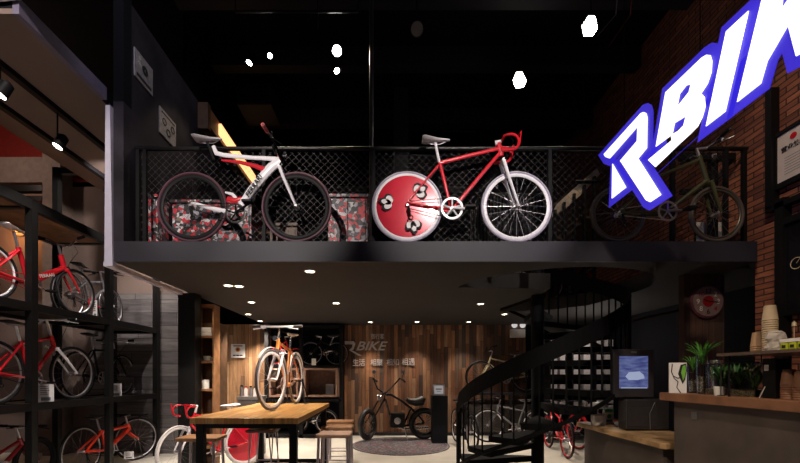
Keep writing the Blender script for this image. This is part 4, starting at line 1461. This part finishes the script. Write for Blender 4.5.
# ------------------------------------------------------------------ bicycles on the bench at the back right
g = thing('display_bench', 'black steel bench carrying bicycles behind the spiral stairs', 'bench', (2.55, 7.9, 0))
bx(-.95, 1.0, 0, .55, .93, .98).build('deck', BLACK, g, False)
for x in (-.93, -.0, .93):
    for y in (.01, .5):
        bx(x, x + .05, y, y + .04, 0, .93).build('leg', BLACK, g, False)
bx(-.9, .95, .5, .54, .1, .7).build('back_panel', mat('grey_brown_panel', (.09, .075, .07), .7), g, False)
bike('cruiser_bicycle', 'cream bicycle with black tyres on the bench left of the stair pole', (2.5, 8.15, .98), R_(183), R=.34, wb=1.0, frame=CREAM, rim=STEEL, rd=.01, tw=.02, bar='riser', seat_h=.8)
bike('city_bicycle', 'white-rimmed bicycle standing below the bench behind the stairs', (2.52, 7.6, 0), R_(178), R=.34, wb=1.0, frame=GREYP, rim=WHITE, rd=.012, tw=.018, bar='flat', seat_h=.82)
bike('road_bicycle', 'black bicycle seen nearly head-on at the left end of the bench', (1.45, 7.2, 0), R_(-84), R=.34, wb=1.0, frame=BLACK, rim=STEEL, rd=.008, tw=.02, bar='flat', seat_h=.8)
bike('folding_bicycle', 'red-framed bicycle on the floor right of the stair pole', (2.95, 6.6, 0), R_(84), R=.31, wb=.95, frame=RED, rim=RED, rd=.010, tw=.016, bar='flat', seat_h=.8)
bike('road_bicycle', 'red bicycle whose wheel shows beside the low desk end', (3.5, 6.4, 0), R_(96), R=.34, wb=.98, frame=RED, rim=RED, rd=.014, tw=.012, bar='drop', seat_h=.85)
for x, z, m, nm in ((1.73, 1.0, WHITE, 'left'), (1.86, 1.0, DRED, 'right')):
    t = thing('price_card', nm + ' of two small tags on the front of the bench', 'card', (x, 7.86, z))
    bx(-.045, .045, 0, .006, -.04, .05).build('card', PAPER, t, False)
    bx(-.045, .045, -.002, 0, -.04, -.01).build('printed_band', m, t, False)

# shelf of white boxes behind the stairs
g = thing('storage_shelving', 'black shelving filled with white boxes behind the spiral stairs', 'shelving', (0, 7.5, 0))
KB = FOC / 7.5
zs = [CZ + (VPY - y) / KB for y in (409, 393, 378, 363, 348)]
for z in zs:
    bx(3.23, 4.55, 0, .3, z - .03, z).build('shelf', BLACK, g, False)
for x in (3.20, 3.65, 4.10, 4.54):
    bx(x, x + .03, -.01, .3, 0, zs[-1] + .3).build('upright', BLACK, g, False)
box0 = thing('white_box', 'x', 'box', (3, 6.9, zs[0]), 0, 'white boxes behind the spiral stairs')
bx(-.068, .068, 0, .16, 0, .14).build('carton', mat('grey_white_carton', (.5, .45, .44), .7, 0, .15), box0, False)
bx(-.07, .07, -.002, .162, .14, .168).build('lid', mat('grey_white_carton'), box0, False)
first = True
rows = ['lowest', 'second', 'third', 'fourth', 'top']
for r, z in enumerate(zs):
    for k, x in enumerate((3.31, 3.50, 3.77, 3.97, 4.22, 4.42)):
        t = box0 if first else copy_tree(box0)
        first = False
        t.location = (x, 7.54, z)
        t['label'] = 'white box on the %s shelf behind the stairs, %s from the left' % (rows[r], ('first', 'second', 'third', 'fourth', 'fifth', 'sixth')[k])
point((3.75, 6.9, 1.9), 12, NEUT)  # fill added to brighten the white boxes, no lamp there

# thin timber frame behind the monitor
g = thing('timber_frame', 'thin brown timber post and slanting beam behind the monitor', 'frame', (3.4, 5.25, 0))
MB().box(-.07, -.03, 0, .04, 0, 2.08).build('post', WOODD, g, False)
MB().tube([(-.1, 0, 2.08), (.62, 0, 2.24)], .02, 6).build('beam', WOODD, g)
MB().lathe([(0, -.035), (.04, -.035), (.04, -.0), (0, 0)], (-.05, -.0, 2.10), 12, 'y').build('joint_cap', WOODB, g)

# wall panel and clock
PN = brick('dark_cabinet_planks', (2, 0), 1.6, .07, [(.055, .026, .018), (.085, .042, .028), (.04, .02, .014)], (.01, .006, .005), .003, .6, 8, .2)
struct('column_5', bx(3.30, 3.745, 4.22, 4.3, 0, UZ), PN)
g = thing('wall_clock', 'round clock with red centre and mixed numerals on the dark plank panel', 'clock', (3.53, 4.20, 2.16))
MB().lathe([(0, -.02), (.165, -.02), (.185, -.012), (.185, .018), (0, .018)], n=40, axis='y').build('rim', mat('plum_clock_rim', (.10, .03, .045), .5), g)
MB().lathe([(0, -.024), (.165, -.024), (.165, -.02)], n=40, axis='y').build('dial', mat('clock_dial', (.22, .14, .14), .6, 0, .2), g)
MB().lathe([(0, -.027), (.06, -.027), (.06, -.024)], n=24, axis='y').build('centre_disc', DRED, g)
for k, (nm, m_) in enumerate((('12', INK), ('3', PAPER), ('6', INK), ('9', PAPER), ('10', DRED), ('2', PAPER), ('4', DRED), ('8', PAPER))):
    h = {'12': 12, '3': 3, '6': 6, '9': 9, '10': 10.5, '2': 1.5, '4': 4.5, '8': 7.5}[nm]
    a = R_(90 - 30 * h)
    text('numeral', nm, .075, m_, (.112 * math.cos(a), -.026, .112 * math.sin(a) - .026), (1, 0, 0), (0, 0, 1), g, .001, align='CENTER')
MB().tube([(0, -.03, 0), (.12, -.03, -.01)], .005, 4).build('minute_hand', INK, g)
MB().tube([(0, -.03, 0), (-.05, -.03, .02)], .006, 4).build('hour_hand', INK, g)

# ------------------------------------------------------------------ low desk
CONCD = CONC
g = thing('low_desk', 'low cement desk with a live-edge wooden top', 'desk', (0, 0, 0))
pts = [(2.58, 3.60), (2.61, 3.56), (3.24, 3.56), (3.27, 5.22), (2.66, 5.22), (2.58, 5.17), (2.60, 4.8), (2.57, 4.4), (2.59, 4.0)]
MB().prism(pts, .65, .71, 'z').build('desk_top', LIVE, g, False, .01)
bx(2.66, 3.22, 3.66, 5.12, 0, .65).build('body', CONC, g, False)
g = thing('printer', 'dark receipt printer box under the monitor on the low desk', 'printer', (2.98, 4.36, .71))
bx(-.24, .26, 0, .15, .012, .36).build('body', mat('charcoal_plastic', (.022, .020, .022), .5), g, False, .012)
bx(-.22, .12, -.008, 0, .05, .27).build('front_cover', mat('charcoal_cover', (.028, .025, .027), .45), g, False)
bx(-.23, .25, .0, .02, 0, .012).build('foot', BLACK, g, False)
MB().tube([(.1, -.01, .25), (.05, -.06, .33), (-.0, -.05, .2), (.02, -.03, .02)], .004, 5).build('cable', GREYP, g)
g = thing('monitor', 'boxy black monitor with a glowing blue screen on the low desk', 'monitor', (2.845, 4.38, 1.072))
bx(-.235, .235, 0, .05, .02, .575).build('bezel', mat('monitor_plastic', (.030, .027, .032), .4), g, False, .01)
bx(-.16, .16, .05, .2, .08, .5).build('housing', BLACK, g, False, .01)
sc, nt, bs = _base('screen_picture')
tc = nt.nodes.new('ShaderNodeTexCoord')
mp = nt.nodes.new('ShaderNodeMapping')
mp.inputs['Scale'].default_value = (1, 1, 5)
nz = nt.nodes.new('ShaderNodeTexNoise')
nz.inputs['Scale'].default_value = 7
cr = nt.nodes.new('ShaderNodeValToRGB')
cr.color_ramp.elements[0].color = (.055, .07, .26, 1)
cr.color_ramp.elements[1].color = (.17, .22, .46, 1)
cr.color_ramp.elements[0].position = .35
cr.color_ramp.elements[1].position = .65
nt.links.new(tc.outputs['Object'], mp.inputs[0])
nt.links.new(mp.outputs[0], nz.inputs['Vector'])
nt.links.new(nz.outputs[0], cr.inputs[0])
nt.links.new(cr.outputs[0], bs.inputs['Emission Color'])
bs.inputs['Emission Strength'].default_value = .6
bs.inputs['Base Color'].default_value = (.02, .02, .05, 1)
o = bx(-.168, .162, -.004, .0, .125, .495).build('screen', sc, g, False)
SG = emit('screen_glyph', (.40, .48, .72), .55)
MB().prism([(-.10, .26), (-.06, .31), (.06, .32), (.11, .28), (.12, .24), (.04, .22), (-.06, .22)], -.006, -.004, 'y').build('screen_shape', SG, o, False)
bx(-.15, .15, -.006, -.004, .125, .135).build('screen_line', SG, o, False)
bx(-.03, .03, -.004, 0, .53, .55).build('badge', STEEL, g, False)
bx(-.12, .12, .02, .15, 0, .02).build('foot', BLACK, g, False)
g = thing('payment_sign', 'small green and white sign card standing on the low desk', 'sign', (2.94, 5.03, .71), R_(-6))
bx(-.055, .055, -.006, .006, 0, .19).build('card', PAPER, g, False)
bx(-.055, .055, -.008, -.006, .145, .19).build('green_header', mat('bright_green', (.02, .30, .10), .5), g, False)
MB().lathe([(0, -.008), (.028, -.008), (.028, -.006)], (0, 0, .095), 18, 'y').build('green_logo', mat('bright_green'), g)
bx(-.035, .035, -.008, -.006, .02, .05).build('printed_line', GREYP, g, False)
g = thing('table_lamp', 'small white mushroom-shaped lamp at the far end of the desk', 'lamp', (2.80, 5.05, .71))
MB().lathe([(.0, .0), (.07, 0), (.06, .012), (.008, .02), (.008, .22)], n=18).build('stem', WHT, g)
MB().lathe([(.12, .22), (.115, .245), (.07, .275), (0, .285), (0, .23)], n=24).build('shade', WHT, g)
g = thing('napkin_box', 'white paper box beside the mushroom lamp on the desk', 'box', (2.70, 4.86, .71))
bx(-.07, .07, -.05, .05, 0, .13).build('carton', PAPER, g, False, .004)
bx(-.03, .03, -.02, .02, .13, .15).build('tissue', WHT, g, False)
point((2.5, 4.0, 1.95), 0.0, WARM) if False else None

# ------------------------------------------------------------------ bar counter
g = thing('bar_counter', 'grey cement bar counter with a thick reddish wooden top', 'counter', (0, 0, 0))
MB().prism([(2.50, 1.9), (3.25, 1.9), (3.25, 3.49), (2.50, 3.49)], 1.12, 1.19, 'z').build('counter_top', WOODR, g, False, .006)
bx(2.57, 3.15, 1.95, 3.40, 0, 1.12).build('body', CONC, g, False)
bx(2.562, 2.57, 3.14, 3.2, .98, 1.04).build('socket_plate', GREYP, g, False)
BT = 1.19


def bar(px_, x=2.65):
    return FOC * x / (px_ - VPX)


g = thing('illustrated_board', 'small white board with a black curve and green leaf on the bar', 'board', (2.60, bar(678, 2.60), BT), R_(-12))
bx(-.068, .068, 0, .012, 0, .27).build('board', PAPER, g, False)
MB().tube([(-.045, -.002, .26), (-.052, -.002, .19), (-.030, -.002, .13), (.0, -.002, .10), (-.01, -.002, .05), (.02, -.002, .0)], .004, 5).build('black_curve', INK, g)
MB().tube([(-.035, -.002, .15), (0, -.002, .13), (.03, -.002, .15)], .004, 5).build('black_curve', INK, g)
MB().prism([(.0, .17), (.02, .25), (.062, .262), (.066, .2), (.055, .12), (.035, .08), (.02, .12)], -.004, 0, 'y').build('black_leaf', INK, g, False)
MB().prism([(.022, .18), (.035, .24), (.056, .25), (.06, .2), (.05, .14), (.036, .11), (.03, .15)], -.006, -.004, 'y').build('green_leaf', mat('lime_green', (.16, .42, .05), .5), g, False)

GL = glass('clear_glass', (.82, .86, .86))


def leaf_mesh(n, h, sp, w, seed):
    rnd = random.Random(seed)
    mb = MB()
    for i in range(n):
        a = rnd.uniform(0, 2 * PI)
        l = h * rnd.uniform(.7, 1.05)
        s = sp * rnd.uniform(.3, 1.1)
        d = Vector((math.cos(a), math.sin(a), 0))
        p = Vector((-d.y, d.x, 0)) * w
        vs, fs = [], []
        for j in range(5):
            t = j / 4
            c = d * s * t ** 1.6 + Vector((0, 0, l * (t - .25 * t ** 3)))
            k = (1 - t) ** .6 * (.5 + t * 1.2)
            vs += [c - p * k, c + Vector((0, 0, .002)), c + p * k]
        for j in range(4):
            for q_ in (0, 1):
                b = j * 3 + q_
                fs.append((b, b + 1, b + 4, b + 3))
        mb.add(vs, fs)
    return mb


LEAF = mat('grassy_leaf', (.06, .22, .025), .5, 0, .35, 20)
LEAFD = mat('deep_leaf', (.02, .09, .015), .5, 0, .35, 20)


def vase(label, x, y, h, hs, sp, seed):
    g = thing('glass_vase', label, 'vase', (x, y, BT))
    MB().lathe([(0, .006), (.028, .006), (.030, 0), (.033, .01), (.040, h), (.037, h), (.030, .014), (0, .012)], n=20).build('glass', GL, g)
    MB().lathe([(0, .014), (.026, .014), (.030, h * .45), (0, h * .45)], n=14).build('pebbles', collage('pebble_mix', 60, [(.2, .17, .14), (.08, .06, .05), (.35, .3, .26)]), g)
    st_ = leaf_mesh(30, hs, sp, .007, seed)
    o = st_.build('leaves', LEAF, g, False)
    o.location = (0, 0, h * .75)
    return g


vase('tall glass vase with spiky green leaves, right of the illustrated board', 2.68, bar(702, 2.68), .33, .26, .13, 3)
vase('shorter glass vase with drooping leaves squeezed beside the board', 2.72, bar(693, 2.72), .24, .20, .09, 5)

# planted glass tank
ty0, ty1 = bar(768, 2.74), bar(716, 2.74)
g = thing('glass_terrarium', 'long glass tank of green plants and gravel on the bar', 'terrarium', (2.74, (ty0 + ty1) / 2, BT))
L = (ty1 - ty0) / 2
bx(-.09, .09, -L, L, 0, .05).build('gravel', collage('gravel_mix', 70, [(.30, .20, .10), (.10, .07, .05), (.42, .34, .2), (.05, .04, .04), (.2, .14, .09)]), g, False)
mb = MB()
for a in ((-.1, -.096, -L, L), (.096, .1, -L, L)):
    mb.box(a[0], a[1], a[2], a[3], 0, .25)
mb.box(-.096, .096, -L, -L + .004, 0, .25).box(-.096, .096, L - .004, L, 0, .25)
mb.build('glass_walls', GL, g, False)
fr = MB()
for x in (-.1, .1):
    fr.tube([(x, -L, .25), (x, L, .25)], .004, 4)
for y in (-L, L):
    fr.tube([(-.1, y, .25), (.1, y, .25)], .004, 4)
fr.build('top_rim', BLACK, g, False)
for k in range(9):
    o = leaf_mesh(34, .17 + .05 * (k % 3), .10, .011, 20 + k).build('water_plant', LEAFD if k % 2 else mat('mid_leaf', (.03, .14, .02), .5, 0, .3, 20), g, False)
    o.location = (-.02 + .03 * (k % 3 - 1), -L * .85 + L * 1.7 * k / 8, .05)
t = thing('glass_mug', 'small white mug standing in front of the glass tank', 'cup', (2.60, bar(719, 2.60), BT))
MB().lathe([(0, .0), (.03, 0), (.034, .07), (.03, .07), (.027, .01), (0, .01)], n=16).build('bowl', WHT, t)
MB().tube([(.03, 0, .06), (.055, 0, .05), (.05, 0, .02), (.03, 0, .015)], .005, 6).build('handle', WHT, t)
t = thing('steel_kettle', 'shiny white lidded pot behind the tank near the vases', 'pot', (2.92, bar(716, 2.92), BT + .0))
MB().lathe([(0, 0), (.05, 0), (.055, .15), (.062, .22), (.05, .29), (0, .30)], n=20).build('body', CHROME, t)
MB().lathe([(.012, .30), (.014, .32), (0, .325)], n=12).build('knob', BLACK, t)
t = thing('wire_hook', 'curly black wire stand in front of the tank', 'stand', (2.57, bar(721, 2.57), BT))
MB().tube([(0, 0, 0), (0, 0, .24), (0, .02, .27), (0, .045, .26), (0, .045, .23), (0, .025, .225)], .004, 6).build('wire', INK, t)
MB().lathe([(0, 0), (.025, 0), (.025, .005), (0, .005)], n=14).build('base', INK, t)

# raised glass shelf above the bar with cups
g = thing('raised_shelf', 'raised dark shelf on steel pins above the bar counter', 'shelf', (0, 0, 1.51))
SHY0, SHY1 = 2.05, 2.86
bx(2.48, 3.0, SHY0, SHY1, -.02, .0).build('board', mat('smoky_board', (.10, .07, .06), .3), g, False)
for y in (SHY0 + .05, SHY1 - .05):
    for x in (2.53, 2.98):
        MB().tube([(x, y, BT - 1.51), (x, y, -.02)], .007, 6).build('pin', BLACK, g)
CUPM = mat('kraft_paper_cup', (.36, .22, .12), .7, 0, .15)
CUPW = mat('cream_paper_cup', (.42, .32, .21), .7, 0, .1)


def cup_stack(label, x, y, z, n, group, inverted=True, m=CUPM, r=.042, top=None):
    c0 = None
    for k in range(n):
        if c0 is None:
            c0 = thing('paper_cup', label, 'cup', (x, y, z), 0, group)
            mb = MB()
            if inverted:
                mb.lathe([(r, 0), (r + .003, .004), (r, .008), (r * .74, .105), (0, .105)], n=18)
            else:
                mb.lathe([(0, .002), (r * .74, .0), (r, .098), (r + .003, .102), (r, .105), (r * .9, .1)], n=18)
            mb.build('cup_wall', m, c0)
            c = c0
        else:
            c = copy_tree(c0)
        c.location = (x, y, z + k * .0155)


cup_stack('kraft paper cup in the tall upside-down stack on the raised shelf', 2.66, bar(770, 2.66) , 1.51, 15, 'tall stack of paper cups', m=CUPW)
cup_stack('brown paper cup in the short upside-down stack on the raised shelf', 2.72, bar(754, 2.72) - .03, 1.51, 4, 'short stack of brown paper cups')
cup_stack('brown paper cup in the stack on the bar beside the black box', 2.66, bar(789, 2.66), BT, 7, 'left stack of cups on the bar', m=mat('brown_ripple_cup', (.20, .09, .05), .7))
cup_stack('brown paper cup in the rightmost stack on the bar at the picture edge', 2.66, bar(800, 2.66) - .01, BT, 6, 'right stack of cups on the bar', m=mat('brown_ripple_cup'))
g = thing('paper_bag', 'crumpled white paper bag on the raised shelf beside the cups', 'bag', (2.60, bar(779, 2.60), 1.51) if False else (2.545, 2.49, 1.51))
mb = MB()
rnd = random.Random(5)
vs, fs = [], []
for i in range(7):
    for k in range(14):
        a = 2 * PI * k / 14
        r = (.046 + .006 * math.sin(i * 1.7)) * (1 + rnd.uniform(-.12, .12))
        vs.append((r * math.cos(a), r * math.sin(a), .115 * i / 6 + rnd.uniform(-.004, .004) * (0 < i)))
for i in range(6):
    for k in range(14):
        l = (k + 1) % 14
        fs.append((i * 14 + k, i * 14 + l, (i + 1) * 14 + l, (i + 1) * 14 + k))
fs.append(tuple(range(14))[::-1])
fs.append(tuple(range(84, 98)))
mb.add(vs, fs).build('bag', mat('crumpled_white', (.45, .40, .38), .8, 0, .1), g, False)
MB().lathe([(.03, .112), (.04, .118), (.03, .128), (0, .125)], n=12).build('folded_top', mat('crumpled_white'), g, False)
YG = mat('acid_yellow_green', (.42, .48, .02), .5, 0, .2)
for k in range(3):
    t = thing('snack_packet', ('left', 'middle', 'right')[k] + ' one of three yellow-green snack packets on the raised shelf', 'packet', (2.55, 2.415 - k * .05, 1.51), 0, 'yellow-green packets on the raised shelf')
    bx(-.03, .03, -.022, .022, 0, .045).build('packet', YG, t, False, .006)
    bx(-.032, -.03, -.012, .010, .012, .03).build('printed_mark', INK, t, False)
t = thing('white_tray', 'white tray lying over the yellow-green packets on the raised shelf', 'tray', (2.62, 2.33, 1.557))
bx(-.09, .09, -.11, .11, 0, .012).build('tray', PAPER, t, False, .003)
bx(-.10, -.09, -.11, .11, 0, .022).build('rim', PAPER, t, False)
t = thing('plastic_wrap', 'bunch of shiny clear wrapping hanging under the raised shelf', 'wrapping', (2.66, 2.70, 1.40))
mb = MB()
rnd = random.Random(9)
for k in range(26):
    a = Vector((rnd.uniform(-.04, .04), rnd.uniform(-.10, .10), rnd.uniform(-.055, .055)))
    b = a + Vector((rnd.uniform(-.02, .02), rnd.uniform(-.05, .05), rnd.uniform(-.03, .03)))
    c = a + Vector((rnd.uniform(-.02, .02), rnd.uniform(-.04, .04), rnd.uniform(-.04, .04)))
    mb.add([a, b, c, a + Vector((.004, .004, .004))], [(0, 1, 2), (0, 2, 3)])
mb.build('wrapping', mat('shiny_film', (.35, .33, .33), .15, .6), t, False)
MB().tube([(0, 0, .03), (0, 0, .09)], .004, 5).build('hook', BLACK, t)
t = thing('card_reader', 'black upright box with a small white label on the bar', 'box', (2.66, bar(776, 2.66), BT))
bx(-.05, .05, -.045, .045, 0, .27).build('body', BLACK, t, False, .004)
bx(-.052, -.05, .0, .03, .19, .23).build('label_plate', PAPER, t, False)
MB().tube([(-.055, .06, 0), (-.055, .02, .08)], .003, 5).build('straw', PAPER, t)

# ------------------------------------------------------------------ right wall: notice board, window
g = thing('notice_board', 'white framed licence notice with a red emblem on the brick wall', 'notice', (3.735, 3.30, 3.36))
zt, zb = .25, -.20
y1, y0 = .315, -.35
bx(-.02, 0, y0, y1, zb, zt).build('sheet', mat('notice_paper', (.55, .48, .46), .6, 0, .05), g, False)
for nm, a in (('frame_top', (-.035, .0, y0 - .03, y1 + .03, zt, zt + .035)), ('frame_bottom', (-.035, 0, y0 - .03, y1 + .03, zb - .05, zb)),
              ('frame_side', (-.035, 0, y1, y1 + .03, zb, zt)), ('frame_side', (-.035, 0, y0 - .03, y0, zb, zt))):
    bx(*a).build(nm, BLACK, g, False)
MB().lathe([(0, -.026), (.028, -.026), (.028, -.02)], (0, .17, .18), 20, 'x').build('red_emblem', RED, g)
text('title', '营业执照', .055, INK, (-.023, .28, .075), (0, -1, 0), (0, 0, 1), g, .001, fat=.002)
for k in range(7):
    bx(-.022, -.02, -.12 + .03 * (k % 3), .25, .01 - k * .025, .014 - k * .025).build('printed_line', GREYP, g, False)
g = thing('wall_conduit', 'black vertical conduit post left of the licence notice', 'conduit', (3.70, 3.66, 2.95))
bx(-.03, .05, -.03, .03, 0, 1.15).build('channel', BLACK, g, False)
bx(-.03, .05, -.36, .03, -.03, .02).build('lower_bracket', BLACK, g, False)
g = struct('window_1', MB().box(3.70, 3.76, 2.3, 3.60, 1.93, 2.80), mat('dark_window_glass', (.006, .006, .008), .15))
struct('trim_11', MB().box(3.67, 3.75, 3.52, 3.60, 1.3, 3.0).box(3.67, 3.75, 2.3, 3.52, 2.74, 2.80).box(3.67, 3.75, 2.3, 3.52, 1.9, 1.95), BLACK)
g = thing('bicycle_decal', 'small pale line-drawn bicycle decal on the dark window', 'decal', (3.695, 3.36, 2.36))
for s in (-.07, .07):
    o = MB().ring((0, 0, 0), .05, .004, .002, 20, 5).build('decal_wheel', CREAM, g)
    o.rotation_euler = (0, 0, R_(90))
    o.location = (0, s, 0)
MB().tube([(0, .07, 0), (0, .02, .06), (0, -.05, .06), (0, -.07, 0)], .003, 4).tube([(0, .02, .06), (0, 0, 0), (0, -.05, .06)], .003, 4).build('decal_frame', CREAM, g)
g = thing('hanging_hook_rail', 'tiny pale utensil hanging before the brick wall at the right edge', 'utensil', (3.0, 2.80, 1.51))
MB().tube([(0, 0, 0), (0, 0, .2)], .003, 5).lathe([(0, .2), (.014, .2), (.012, .225), (0, .24)], n=12).build('utensil', CREAM, g)

g = thing('white_board', 'pale board leaning behind the front wheel of the olive bicycle', 'board', (3.545, 4.15, FZ))
bx(-.17, .17, 0, .012, 0, .35).build('panel', mat('pale_board', (.42, .38, .36), .7, 0, .15), g, False)
bx(-.18, -.17, -.004, .016, 0, .36).build('edge_strip', BLACK, g, False)
bx(.17, .18, -.004, .016, 0, .36).build('edge_strip', BLACK, g, False)
